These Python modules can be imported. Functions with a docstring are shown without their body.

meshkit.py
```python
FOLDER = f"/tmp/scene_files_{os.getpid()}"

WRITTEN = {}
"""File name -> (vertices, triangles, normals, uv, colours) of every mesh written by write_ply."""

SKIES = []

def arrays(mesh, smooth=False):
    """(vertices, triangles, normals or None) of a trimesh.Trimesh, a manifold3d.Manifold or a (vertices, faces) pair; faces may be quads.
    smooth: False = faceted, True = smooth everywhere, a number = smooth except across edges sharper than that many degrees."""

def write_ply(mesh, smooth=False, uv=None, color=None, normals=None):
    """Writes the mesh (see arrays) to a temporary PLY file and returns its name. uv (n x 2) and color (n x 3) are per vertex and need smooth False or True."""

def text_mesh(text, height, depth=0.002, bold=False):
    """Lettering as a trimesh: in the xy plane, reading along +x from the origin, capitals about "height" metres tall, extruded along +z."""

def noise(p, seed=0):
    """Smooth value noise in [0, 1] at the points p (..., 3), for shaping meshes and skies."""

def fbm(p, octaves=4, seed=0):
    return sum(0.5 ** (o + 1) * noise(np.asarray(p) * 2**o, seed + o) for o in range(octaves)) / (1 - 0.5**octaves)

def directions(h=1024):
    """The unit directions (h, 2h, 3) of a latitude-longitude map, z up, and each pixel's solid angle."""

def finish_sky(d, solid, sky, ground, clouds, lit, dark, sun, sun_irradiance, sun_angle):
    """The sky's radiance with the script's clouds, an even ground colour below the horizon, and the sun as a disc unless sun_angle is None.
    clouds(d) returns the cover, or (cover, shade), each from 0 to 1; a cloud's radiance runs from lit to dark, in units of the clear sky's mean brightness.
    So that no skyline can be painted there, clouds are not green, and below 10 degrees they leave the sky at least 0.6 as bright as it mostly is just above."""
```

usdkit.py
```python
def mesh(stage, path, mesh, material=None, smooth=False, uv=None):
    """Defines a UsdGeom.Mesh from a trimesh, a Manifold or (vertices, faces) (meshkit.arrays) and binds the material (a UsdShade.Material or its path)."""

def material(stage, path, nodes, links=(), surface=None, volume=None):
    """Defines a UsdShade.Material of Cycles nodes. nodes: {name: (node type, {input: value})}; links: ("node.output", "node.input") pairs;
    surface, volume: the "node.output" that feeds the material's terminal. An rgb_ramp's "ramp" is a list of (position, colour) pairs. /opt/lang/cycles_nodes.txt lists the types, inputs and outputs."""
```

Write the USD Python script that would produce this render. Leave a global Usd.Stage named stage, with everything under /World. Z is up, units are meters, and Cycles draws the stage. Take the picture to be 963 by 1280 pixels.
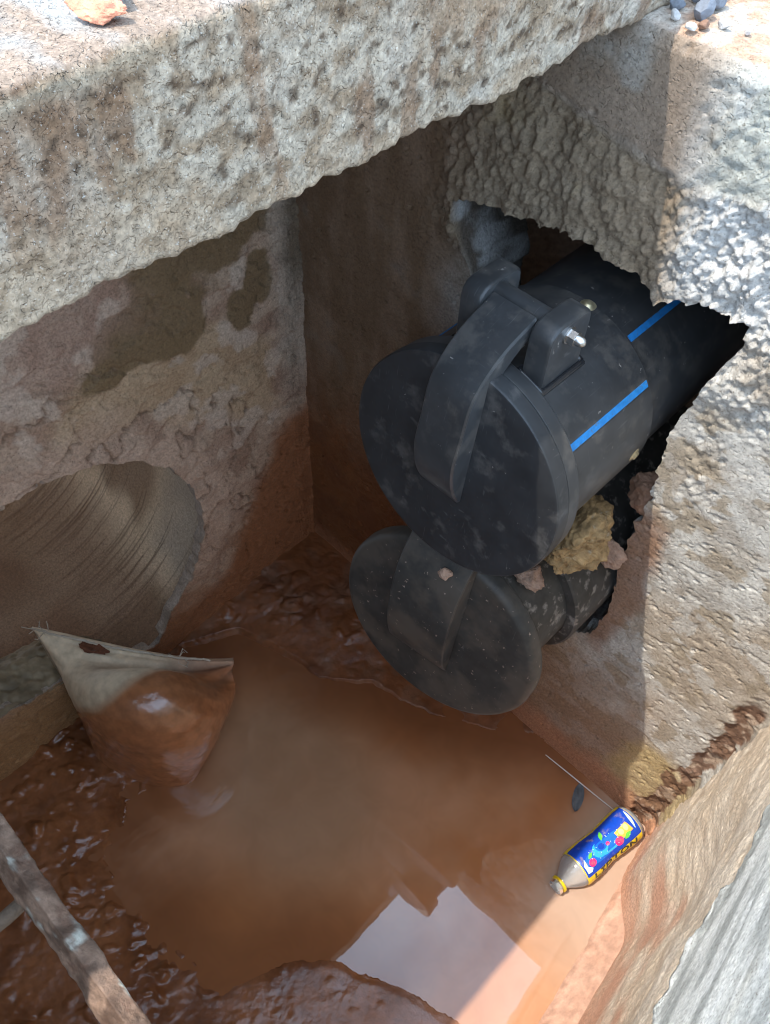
import math
import numpy as np
import trimesh
import shapely
from shapely.geometry import Polygon, Point
from scipy.spatial import cKDTree
from scipy.interpolate import RectBivariateSpline
from pxr import Usd, UsdGeom, UsdLux, UsdShade, Gf, Sdf, Vt
import usdkit
import meshkit

stage = Usd.Stage.CreateInMemory()
UsdGeom.SetStageUpAxis(stage, "Z")
UsdGeom.SetStageMetersPerUnit(stage, 1.0)
UsdGeom.Xform.Define(stage, "/World")

# ------------------------------------------------------------------ camera, sky, sun, exposure
CAM = np.array([1.138, -0.957, 2.100])
YAW, PITCH, ROLL, FOC = 0.734, 0.918, 0.056, 1057.0
_fh = np.array([-math.sin(YAW), math.cos(YAW), 0.0]); _r = np.array([math.cos(YAW), math.sin(YAW), 0.0]); _z = np.array([0, 0, 1.0])
FWD = _fh * math.cos(PITCH) - _z * math.sin(PITCH)
_u = _fh * math.sin(PITCH) + _z * math.cos(PITCH)
RGT = _r * math.cos(ROLL) + _u * math.sin(ROLL)
UPV = -_r * math.sin(ROLL) + _u * math.cos(ROLL)
cam = UsdGeom.Camera.Define(stage, "/World/camera")
cam.CreateHorizontalApertureAttr(36.0)
cam.CreateVerticalApertureAttr(36.0 * 1280 / 963)
cam.CreateFocalLengthAttr(36.0 * FOC / 963)
cam.CreateClippingRangeAttr(Gf.Vec2f(0.05, 1000))
EXPOSURE = 1.62
cam.CreateExposureAttr(EXPOSURE)
M = Gf.Matrix4d(*RGT, 0, *UPV, 0, *(-FWD), 0, *CAM, 1)
cam.AddTransformOp().Set(M)

LIGHT = np.array([0.272, 0.33, -1.0]); LIGHT /= np.linalg.norm(LIGHT)
TO_SUN = -LIGHT
SUN_EL = math.asin(TO_SUN[2]); SUN_ROT = math.atan2(TO_SUN[0], TO_SUN[1])
sun = UsdLux.DistantLight.Define(stage, "/World/sun")
sun.CreateIntensityAttr(0.5); sun.CreateAngleAttr(0.5); sun.CreateColorAttr(Gf.Vec3f(1.0, 0.955, 0.87))
sun.GetPrim().CreateAttribute("inputs:normalize", Sdf.ValueTypeNames.Bool).Set(True)
_zz = TO_SUN; _xx = np.cross([0, 1, 0.0], _zz); _xx /= np.linalg.norm(_xx); _yy = np.cross(_zz, _xx)
sun.AddTransformOp().Set(Gf.Matrix4d(*_xx, 0, *_yy, 0, *_zz, 0, 0, 0, 5, 1))
SKY = 0.15
usdkit.material(stage, "/World/Looks/sky", {
    "s": ("sky_texture", {"sky_type": "single_scattering", "sun_disc": False, "sun_elevation": SUN_EL, "sun_rotation": SUN_ROT, "aerosol_density": 2.0}),
    "tc": ("texture_coordinate", {}),
    "n": ("noise_texture", {"scale": 4.5, "detail": 6.0, "roughness": 0.55}),
    "r": ("map_range", {"from_min": 0.35, "from_max": 0.62, "to_min": 0.22, "to_max": 0.88, "clamp": True}),
    "m": ("mix_color", {"b": (6.1, 8.4, 11.2), "use_clamp": False}),
    "b": ("background_shader", {"strength": SKY}),
}, [("tc.generated", "n.vector"), ("n.fac", "r.value"), ("r.result", "m.fac"), ("s.color", "m.a"), ("m.result", "b.color")], surface="b.background")
dome = UsdLux.DomeLight.Define(stage, "/World/sky")
dome.CreateIntensityAttr(1.0)
UsdShade.MaterialBindingAPI.Apply(dome.GetPrim()).Bind(UsdShade.Material.Get(stage, "/World/Looks/sky"))

# ------------------------------------------------------------------ helpers
USED, ORIGIN = {}, {}


def numbered(name, parent):
    k = (parent, name); n = USED.get(k, 0); USED[k] = n + 1
    return f"{parent}/{name}" + (f"_{n:03d}" if n else "")


def tag(prim, label=None, cat=None, group=None, kind=None):
    for k, v in (("label", label), ("category", cat), ("group", group), ("kind", kind)):
        if v:
            prim.SetCustomDataByKey(k, v)
    return prim


def thing(name, label, cat, loc=(0, 0, 0), group=None):
    path = numbered(name, "/World")
    x = UsdGeom.Xform.Define(stage, path)
    x.AddTranslateOp().Set(Gf.Vec3d(*map(float, loc)))
    ORIGIN[path] = np.array(loc, float)
    tag(x.GetPrim(), label, cat, group)
    return path


def put(name, mesh, mat, parent="/World", Cd=None, rough=None, smooth=True, label=None):
    """One Mesh prim. Points are given in world coordinates; parts are stored relative to their thing."""
    path = numbered(name, parent)
    root = "/".join(path.split("/")[:3])
    o = ORIGIN.get(root, np.zeros(3)) if parent != "/World" else np.zeros(3)
    if isinstance(mesh, trimesh.Trimesh):
        v, f = np.array(mesh.vertices), np.array(mesh.faces)
    else:
        v, f = np.asarray(mesh[0], float), np.asarray(mesh[1], int)
    if f.shape[1] == 4:
        f = np.vstack([f[:, [0, 1, 2]], f[:, [0, 2, 3]]])
    m = usdkit.mesh(stage, path, trimesh.Trimesh(v - o, f, process=False), f"/World/Looks/{mat}", smooth=smooth)
    api = UsdGeom.PrimvarsAPI(m)
    if Cd is not None:
        api.CreatePrimvar("Cd", Sdf.ValueTypeNames.Color3fArray, "vertex").Set(Vt.Vec3fArray.FromNumpy(np.clip(Cd, 0, 1).astype(np.float32)))
    if rough is not None:
        api.CreatePrimvar("wet", Sdf.ValueTypeNames.FloatArray, "vertex").Set(Vt.FloatArray.FromNumpy(np.asarray(rough, np.float32)))
    if label:
        tag(m.GetPrim(), label)
    return m


def N(p, scale, seed=0, oct=4):
    s = np.asarray(scale, float)
    return meshkit.fbm(np.asarray(p, float) * s + seed * 7.31, oct, seed)


def sstep(a, b, x):
    t = np.clip((x - a) / (b - a), 0, 1)
    return t * t * (3 - 2 * t)


def lerp(a, b, t):
    t = np.asarray(t)[..., None]
    return np.asarray(a) * (1 - t) + np.asarray(b) * t


def lumps(q, cell, amp, seed, rmin=0.35, rmax=0.8, keep=1.0):
    """Rounded bumps scattered over 2D positions q (n,2): height field."""
    rng = np.random.default_rng(seed)
    lo, hi = q.min(0) - cell, q.max(0) + cell
    nx, ny = (np.ceil((hi - lo) / cell)).astype(int)
    g = np.stack(np.meshgrid(np.arange(nx), np.arange(ny), indexing="ij"), -1).reshape(-1, 2)
    c = lo + (g + rng.random(g.shape)) * cell
    if keep < 1:
        c = c[rng.random(len(c)) < keep]
    r = cell * (rmin + (rmax - rmin) * rng.random(len(c)) ** 1.5)
    a = r / (cell * rmax)
    d, i = cKDTree(c).query(q, k=5)
    h = a[i] * np.sqrt(np.maximum(0, 1 - (d / r[i]) ** 2))
    return amp * h.max(1)


def blob(q, cx, cy, rx, ry, warp, soft=0.25):
    """Mask of an irregular stain, 1 inside."""
    d = np.hypot((q[:, 0] - cx) / rx, (q[:, 1] - cy) / ry) + warp
    return 1 - sstep(1 - soft, 1 + soft, d)


def grid_faces(m, n):
    i = np.arange(m * n).reshape(m, n)
    return np.stack([i[:-1, :-1], i[:-1, 1:], i[1:, 1:], i[1:, :-1]], -1).reshape(-1, 4)


def lathe(profile, n=64, caps=False):
    """profile: (r, t) pairs; the axis is +Y, in world axes at the origin."""
    pr = np.array(profile, float)
    a = np.linspace(0, 2 * np.pi, n, False)
    v = np.stack([pr[:, 0][:, None] * np.cos(a), np.repeat(pr[:, 1][:, None], n, 1), pr[:, 0][:, None] * np.sin(a)], -1).reshape(-1, 3)
    i = np.arange(len(pr) * n).reshape(len(pr), n)
    j = np.roll(i, -1, 1)
    f = np.stack([i[:-1], i[1:], j[1:], j[:-1]], -1).reshape(-1, 4)
    return trimesh.Trimesh(v, np.vstack([f[:, [0, 1, 2]], f[:, [0, 2, 3]]]), process=False)


def frame(origin, yaxis, zhint=(0, 0, 1)):
    y = np.array(yaxis, float); y /= np.linalg.norm(y)
    x = np.cross(y, zhint); x /= np.linalg.norm(x)
    T = np.eye(4); T[:3, 0], T[:3, 1], T[:3, 2], T[:3, 3] = x, y, np.cross(x, y), origin
    return T


def at(mesh, T):
    m = mesh.copy(); m.apply_transform(T); return m


def tube(points, r, n=8, closed=False):
    p = np.asarray(points, float); k = len(p)
    r = np.broadcast_to(np.asarray(r, float), (k,))
    t = (np.roll(p, -1, 0) - np.roll(p, 1, 0)) if closed else np.gradient(p, axis=0)
    t /= np.linalg.norm(t, axis=1, keepdims=True) + 1e-12
    up = np.array([0.13, 0.21, 0.97])
    a = np.cross(t, up); a /= np.linalg.norm(a, axis=1, keepdims=True) + 1e-12
    b = np.cross(t, a)
    th = np.linspace(0, 2 * np.pi, n, False)
    v = (p[:, None] + r[:, None, None] * (np.cos(th)[:, None] * a[:, None] + np.sin(th)[:, None] * b[:, None])).reshape(-1, 3)
    i = np.arange(k * n).reshape(k, n); j = np.roll(i, -1, 1)
    f = np.stack([i[:-1], i[1:], j[1:], j[:-1]], -1).reshape(-1, 4)
    if closed:
        f = np.vstack([f, np.stack([i[-1], i[0], j[0], j[-1]], -1)])
        return trimesh.Trimesh(v, np.vstack([f[:, [0, 1, 2]], f[:, [0, 2, 3]]]), process=False)
    v = np.vstack([v, p[0], p[-1]])
    f = np.vstack([f[:, [0, 1, 2]], f[:, [0, 2, 3]], np.stack([j[0], i[0], np.full(n, k * n)], -1), np.stack([i[-1], j[-1], np.full(n, k * n + 1)], -1)])
    return trimesh.Trimesh(v, f, process=False)


def prism(poly, x0, x1, bevel=0.003):
    """A (y, z) outline carried along x with small chamfers at both ends."""
    p = np.array(poly, float)
    if Polygon(p).area and shapely.geometry.polygon.LinearRing(p).is_ccw is False:
        p = p[::-1]
    e = np.roll(p, -1, 0) - p
    nrm = np.stack([e[:, 1], -e[:, 0]], -1); nrm /= np.linalg.norm(nrm, axis=1, keepdims=True)
    inn = -(nrm + np.roll(nrm, 1, 0)); inn /= np.maximum(np.linalg.norm(inn, axis=1, keepdims=True), 0.3)
    rings = [(p + inn * bevel, x0), (p, x0 + bevel), (p, x1 - bevel), (p + inn * bevel, x1)]
    k = len(p)
    v = np.vstack([np.column_stack([np.full(k, x), q]) for q, x in rings])
    i = np.arange(4 * k).reshape(4, k); j = np.roll(i, -1, 1)
    f = np.stack([i[:-1], j[:-1], j[1:], i[1:]], -1).reshape(-1, 4)
    f = np.vstack([f[:, [0, 1, 2]], f[:, [0, 2, 3]]])
    cv, cf = trimesh.creation.triangulate_polygon(Polygon(p + inn * bevel), engine="earcut")
    _, idx = cKDTree(p + inn * bevel).query(cv)
    cf = idx[np.asarray(cf)]
    f = np.vstack([f, cf[:, ::-1], cf + 3 * k])
    m = trimesh.Trimesh(v, f, process=False)
    if m.volume < 0:
        m.invert()
    return m


def rock(center, radii, seed, sub=3, rough=0.25, facets=9, rot=0.0):
    m = trimesh.creation.icosphere(sub)
    v = np.array(m.vertices)
    rng = np.random.default_rng(seed)
    d = rng.normal(size=(facets, 3)); d /= np.linalg.norm(d, axis=1, keepdims=True)
    for k in range(facets):
        lim = 0.62 + 0.25 * rng.random()
        over = v @ d[k] - lim
        v = v - np.maximum(over, 0)[:, None] * d[k] * 0.9
    v = v * (1 + rough * (N(v, 1.6, seed, 4)[:, None] - 0.5))
    v = v * (1 + 0.35 * rough * (N(v, 5.5, seed + 1, 3)[:, None] - 0.5) + 0.22 * rough * (N(v, 14, seed + 2, 3)[:, None] - 0.5))
    v = v * np.array(radii)
    c, s = math.cos(rot), math.sin(rot)
    v = v @ np.array([[c, s, 0], [-s, c, 0], [0, 0, 1.0]])
    return trimesh.Trimesh(v + np.array(center), m.faces, process=False)


# ------------------------------------------------------------------ materials
def mat(name, color=None, rough=0.6, spec=0.3, bumps=((250.0, 0.0012, 0.6),), vary=0.25, vscale=60.0, wet=False, extra=None, ior=1.5, coat=0.0, metallic=0.0, speck=None, grit=None, scratch=None, pits=()):
    """Principled surface; colour from the mesh's Cd attribute when color is None, broken up by noise; bumps: (scale, height in m, strength)."""
    n = {"g": ("texture_coordinate", {}),
         "p": ("principled_bsdf", {"roughness": rough, "specular_ior_level": spec, "ior": ior, "coat_weight": coat, "coat_roughness": 0.1, "metallic": metallic}),
         "vn": ("noise_texture", {"scale": vscale, "detail": 6.0, "roughness": 0.65}),
         "vr": ("map_range", {"from_min": 0.25, "from_max": 0.75, "to_min": 1 - vary, "to_max": 1 + vary, "clamp": True}),
         "vm": ("vector_math", {"math_type": "scale"})}
    l = [("g.object", "vn.vector"), ("vn.fac", "vr.value"), ("vr.result", "vm.scale")]
    if color is None:
        n["c"] = ("attribute", {"attribute": "Cd"}); l.append(("c.color", "vm.vector1"))
    else:
        n["c"] = ("color", {"value": color}); l.append(("c.color", "vm.vector1"))
    last = "vm.vector"
    if speck:
        n["sn"] = ("noise_texture", {"scale": speck[0], "detail": 5.0, "roughness": 0.6})
        n["sr"] = ("map_range", {"from_min": speck[1], "from_max": speck[1] + 0.12, "to_min": 0.0, "to_max": speck[3], "clamp": True})
        n["sm"] = ("mix_color", {"b": speck[2]})
        l += [("g.object", "sn.vector"), ("sn.fac", "sr.value"), ("sr.result", "sm.fac"), (last, "sm.a")]
        last = "sm.result"
    if grit:                                   # sharp dark pores and pale grains
        for k, (sc, thr, fac, col) in enumerate(grit):
            n[f"gn{k}"] = ("noise_texture", {"scale": sc, "detail": 3.0, "roughness": 0.7})
            n[f"gr{k}"] = ("map_range", {"from_min": thr, "from_max": thr + 0.06, "to_min": 0.0, "to_max": fac, "clamp": True})
            n[f"gm{k}"] = ("mix_color", {"b": col, "blend_type": "multiply" if max(col) < 0.5 else "mix"})
            l += [("g.object", f"gn{k}.vector"), (f"gn{k}.fac", f"gr{k}.value"), (f"gr{k}.result", f"gm{k}.fac"), (last, f"gm{k}.a")]
            last = f"gm{k}.result"
    if scratch:                                # fine pale scuffs in two directions
        for k, (vec, thr, fac, col) in enumerate(scratch):
            n[f"xm{k}"] = ("mapping", {"scale": vec, "rotation": (0.3 + k, 0.7 * k, 0.4)})
            n[f"xn{k}"] = ("noise_texture", {"scale": 1.0, "detail": 3.0, "roughness": 0.6, "distortion": 0.4})
            n[f"xr{k}"] = ("map_range", {"from_min": thr, "from_max": thr + 0.05, "to_min": 0.0, "to_max": fac, "clamp": True})
            n[f"xx{k}"] = ("mix_color", {"b": col})
            l += [("g.object", f"xm{k}.vector"), (f"xm{k}.vector", f"xn{k}.vector"), (f"xn{k}.fac", f"xr{k}.value"), (f"xr{k}.result", f"xx{k}.fac"), (last, f"xx{k}.a")]
            last = f"xx{k}.result"
    l.append((last, "p.base_color"))
    if wet:
        n["w"] = ("attribute", {"attribute": "wet"}); l.append(("w.fac", "p.roughness"))
    prev = None
    for k, (sc, h, st) in enumerate(bumps):
        n[f"bn{k}"] = ("noise_texture", {"scale": sc, "detail": 4.0, "roughness": 0.6})
        n[f"b{k}"] = ("bump", {"strength": st, "distance": h})
        l += [("g.object", f"bn{k}.vector"), (f"bn{k}.fac", f"b{k}.height")]
        if prev:
            l.append((f"{prev}.normal", f"b{k}.normal"))
        prev = f"b{k}"
    for k, (sc, thr, h, st) in enumerate(pits):     # crisp little cavities
        n[f"pn{k}"] = ("noise_texture", {"scale": sc, "detail": 2.0, "roughness": 0.5, "distortion": 0.3})
        n[f"pr{k}"] = ("map_range", {"from_min": thr, "from_max": thr + 0.05, "to_min": 1.0, "to_max": 0.0, "clamp": True})
        n[f"pb{k}"] = ("bump", {"strength": st, "distance": h})
        l += [("g.object", f"pn{k}.vector"), (f"pn{k}.fac", f"pr{k}.value"), (f"pr{k}.result", f"pb{k}.height")]
        if prev:
            l.append((f"{prev}.normal", f"pb{k}.normal"))
        prev = f"pb{k}"
    if prev:
        l.append((f"{prev}.normal", "p.normal"))
    return usdkit.material(stage, f"/World/Looks/{name}", n, l, surface="p.BSDF")


mat("concrete", None, spec=0.3, bumps=((480, 0.002, 0.55),), pits=((85, 0.60, 0.004, 0.5), (210, 0.59, 0.0025, 0.6)), vary=0.40, vscale=170, wet=True, grit=((330, 0.60, 0.75, (0.32, 0.27, 0.22)), (150, 0.63, 0.6, (0.40, 0.33, 0.26)), (420, 0.62, 0.12, (0.62, 0.60, 0.55))))
mat("concrete_pale", None, rough=0.85, spec=0.2, bumps=((520, 0.002, 0.6),), pits=((95, 0.58, 0.005, 0.6), (230, 0.57, 0.003, 0.7)), vary=0.5, vscale=190, grit=((330, 0.60, 0.75, (0.32, 0.27, 0.22)), (150, 0.63, 0.6, (0.40, 0.33, 0.26)), (420, 0.62, 0.35, (0.62, 0.60, 0.55))))
mat("mud", None, spec=0.5, bumps=((55, 0.006, 0.25), (260, 0.0012, 0.2)), vary=0.3, vscale=50, wet=True)
mat("soil", (0.19, 0.125, 0.085), rough=0.9, bumps=((60, 0.01, 0.8), (300, 0.003, 0.7)), vary=0.4)
mat("sand", (0.42, 0.30, 0.21), rough=0.95, bumps=((200, 0.003, 0.7),), vary=0.3)
mat("plastic", (0.026, 0.0262, 0.0268), rough=0.40, spec=0.5, bumps=((30, 0.0015, 0.15), (600, 0.0004, 0.3)), vary=0.35, vscale=18, speck=(22.0, 0.50, (0.10, 0.088, 0.076), 0.38), grit=((60, 0.68, 0.5, (0.56, 0.50, 0.44)),), scratch=(((500, 18, 30), 0.665, 0.3, (0.13, 0.125, 0.12)), ((20, 420, 24), 0.68, 0.3, (0.12, 0.115, 0.11))))
mat("plastic_lid", (0.017, 0.0175, 0.0185), rough=0.46, spec=0.45, bumps=((30, 0.0015, 0.2), (600, 0.0004, 0.3)), vary=0.5, vscale=14, speck=(20.0, 0.55, (0.10, 0.092, 0.085), 0.5), grit=((75, 0.70, 0.35, (0.56, 0.50, 0.44)),), scratch=(((500, 18, 30), 0.665, 0.3, (0.13, 0.125, 0.12)), ((20, 420, 24), 0.68, 0.3, (0.12, 0.115, 0.11))))
mat("plastic_splashed", (0.050, 0.046, 0.041), rough=0.6, spec=0.35, bumps=((30, 0.0015, 0.15), (500, 0.0006, 0.4)), vary=0.5, vscale=25, speck=(48.0, 0.55, (0.30, 0.27, 0.24), 0.75), scratch=(((500, 18, 30), 0.665, 0.3, (0.13, 0.125, 0.12)), ((20, 420, 24), 0.68, 0.3, (0.12, 0.115, 0.11))))
mat("plastic_dusty", (0.032, 0.030, 0.027), rough=0.55, spec=0.4, bumps=((30, 0.0015, 0.15), (500, 0.0006, 0.4)), vary=0.5, vscale=20, speck=(9.0, 0.46, (0.10, 0.078, 0.06), 0.5), grit=((85, 0.66, 0.55, (0.55, 0.42, 0.33)),), scratch=(((500, 18, 30), 0.665, 0.3, (0.13, 0.125, 0.12)), ((20, 420, 24), 0.68, 0.3, (0.12, 0.115, 0.11))))
mat("weld", (0.012, 0.012, 0.013), rough=0.15, spec=0.6, bumps=(), vary=0.1)
mat("blue_stripe", (0.014, 0.135, 0.36), rough=0.45, bumps=(), vary=0.3, vscale=90, speck=(120, 0.55, (0.07, 0.10, 0.13), 0.8))
mat("steel", (0.55, 0.54, 0.52), rough=0.25, metallic=1.0, bumps=((300, 0.0005, 0.3),), vary=0.15)
mat("brass", (0.50, 0.42, 0.26), rough=0.35, metallic=0.8, bumps=((300, 0.0005, 0.3),), vary=0.3)
mat("stone_yellow", (0.32, 0.20, 0.09), rough=0.7, bumps=((90, 0.006, 0.8), (350, 0.002, 0.7)), vary=0.55, vscale=45, speck=(70, 0.6, (0.42, 0.36, 0.27), 0.6))
mat("brick_red", (0.42, 0.13, 0.06), rough=0.85, bumps=((120, 0.005, 0.8),), vary=0.4)
mat("brick_orange", (0.60, 0.25, 0.15), rough=0.85, bumps=((120, 0.005, 0.8),), vary=0.3)
mat("stone_grey", (0.14, 0.15, 0.17), rough=0.7, bumps=((150, 0.003, 0.6),), vary=0.35)
mat("stone_pale", (0.42, 0.40, 0.38), rough=0.8, bumps=((150, 0.003, 0.6),), vary=0.35)
mat("stone_brown", (0.20, 0.11, 0.07), rough=0.75, bumps=((150, 0.003, 0.6),), vary=0.35)
mat("mortar_lump", (0.38, 0.24, 0.17), rough=0.9, bumps=((150, 0.006, 0.9),), vary=0.4)
mat("rusty_steel", None, rough=0.75, spec=0.4, bumps=((150, 0.004, 0.7), (500, 0.0012, 0.6)), vary=0.35, vscale=120)
mat("thread", (0.45, 0.38, 0.30), rough=0.9, bumps=(), vary=0.2)
mat("straw_white", (0.62, 0.60, 0.58), rough=0.5, bumps=(), vary=0.1)
mat("scrap", (0.11, 0.125, 0.14), rough=0.5, bumps=((200, 0.001, 0.4),), vary=0.3)

# water: turbid, the suspended clay gives the colour, a strip of sky sheen is painted in
usdkit.material(stage, "/World/Looks/water", {
    "g": ("texture_coordinate", {}), "c": ("attribute", {"attribute": "Cd"}),
    "n": ("noise_texture", {"scale": 14.0, "detail": 5.0, "roughness": 0.6, "distortion": 0.8}),
    "r": ("map_range", {"from_min": 0.3, "from_max": 0.7, "to_min": 0.93, "to_max": 1.07, "clamp": True}),
    "vm": ("vector_math", {"math_type": "scale"}),
    "p": ("principled_bsdf", {"roughness": 0.015, "ior": 1.50, "specular_ior_level": 0.80}),
    "bn": ("noise_texture", {"scale": 9.0, "detail": 2.0}),
    "b": ("bump", {"strength": 0.05, "distance": 0.004}),
}, [("g.object", "n.vector"), ("n.fac", "r.value"), ("r.result", "vm.scale"), ("c.color", "vm.vector1"), ("vm.vector", "p.base_color"), ("g.object", "bn.vector"), ("bn.fac", "b.height"), ("b.normal", "p.normal")], surface="p.BSDF")

# sack: woven cloth, soaked and muddy below
usdkit.material(stage, "/World/Looks/sackcloth", {
    "g": ("texture_coordinate", {}), "c": ("attribute", {"attribute": "Cd"}), "w": ("attribute", {"attribute": "wet"}),
    "n": ("noise_texture", {"scale": 40.0, "detail": 5.0, "roughness": 0.6}),
    "vr": ("map_range", {"from_min": 0.3, "from_max": 0.7, "to_min": 0.78, "to_max": 1.2, "clamp": True}),
    "vm": ("vector_math", {"math_type": "scale"}),
    "v": ("noise_texture", {"scale": 500.0, "detail": 2.0}),
    "n3": ("noise_texture", {"scale": 45.0, "detail": 3.0}),
    "b": ("bump", {"strength": 0.14, "distance": 0.0010}), "b2": ("bump", {"strength": 0.16, "distance": 0.005}),
    "p": ("principled_bsdf", {"specular_ior_level": 0.8}),
}, [("g.object", "n.vector"), ("n.fac", "vr.value"), ("vr.result", "vm.scale"), ("c.color", "vm.vector1"), ("vm.vector", "p.base_color"), ("w.fac", "p.roughness"),
    ("g.object", "v.vector"), ("v.fac", "b.height"), ("g.object", "n3.vector"), ("n3.fac", "b2.height"), ("b2.normal", "b.normal"), ("b.normal", "p.normal")], surface="p.BSDF")

for nm, col, ro in (("label_blue", (0.006, 0.055, 0.42), 0.3), ("label_yellow", (0.78, 0.58, 0.02), 0.35), ("label_cyan", (0.03, 0.36, 0.70), 0.3), ("label_azure", (0.008, 0.13, 0.55), 0.3), ("label_white", (0.62, 0.82, 0.72), 0.3),
                    ("label_green", (0.12, 0.50, 0.06), 0.3), ("label_pink", (0.78, 0.03, 0.16), 0.3), ("label_orange", (0.86, 0.42, 0.07), 0.3), ("label_peach", (0.90, 0.60, 0.26), 0.3), ("label_dark", (0.05, 0.045, 0.02), 0.35), ("cap_yellow", (0.75, 0.52, 0.01), 0.3)):
    mat(nm, col, rough=ro, spec=0.5, bumps=(), vary=0.12, vscale=120, speck=(55, 0.57, (0.34, 0.24, 0.16), 0.55))
usdkit.material(stage, "/World/Looks/clear_plastic", {
    "t": ("transparent_bsdf", {"color": (0.93, 0.95, 0.95)}), "gl": ("glossy_bsdf", {"color": (1, 1, 1), "roughness": 0.06}),
    "d": ("diffuse_bsdf", {"color": (0.70, 0.72, 0.72)}), "f": ("fresnel", {"IOR": 1.5}), "m": ("mix_closure", {"fac": 0.28}), "m2": ("mix_closure", {}),
}, [("t.BSDF", "m.closure1"), ("d.BSDF", "m.closure2"), ("f.fac", "m2.fac"), ("m.closure", "m2.closure1"), ("gl.BSDF", "m2.closure2")], surface="m2.closure")

# colours (albedo)
GREY = np.array([0.36, 0.32, 0.27]); PALE = np.array([0.50, 0.47, 0.42]); WHITE = np.array([0.62, 0.60, 0.56])
BROWN = np.array([0.17, 0.105, 0.065]); OCHRE = np.array([0.34, 0.245, 0.13]); RED = np.array([0.23, 0.095, 0.048]); DARK = np.array([0.075, 0.052, 0.034]); PINK = np.array([0.42, 0.21, 0.13])


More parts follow.
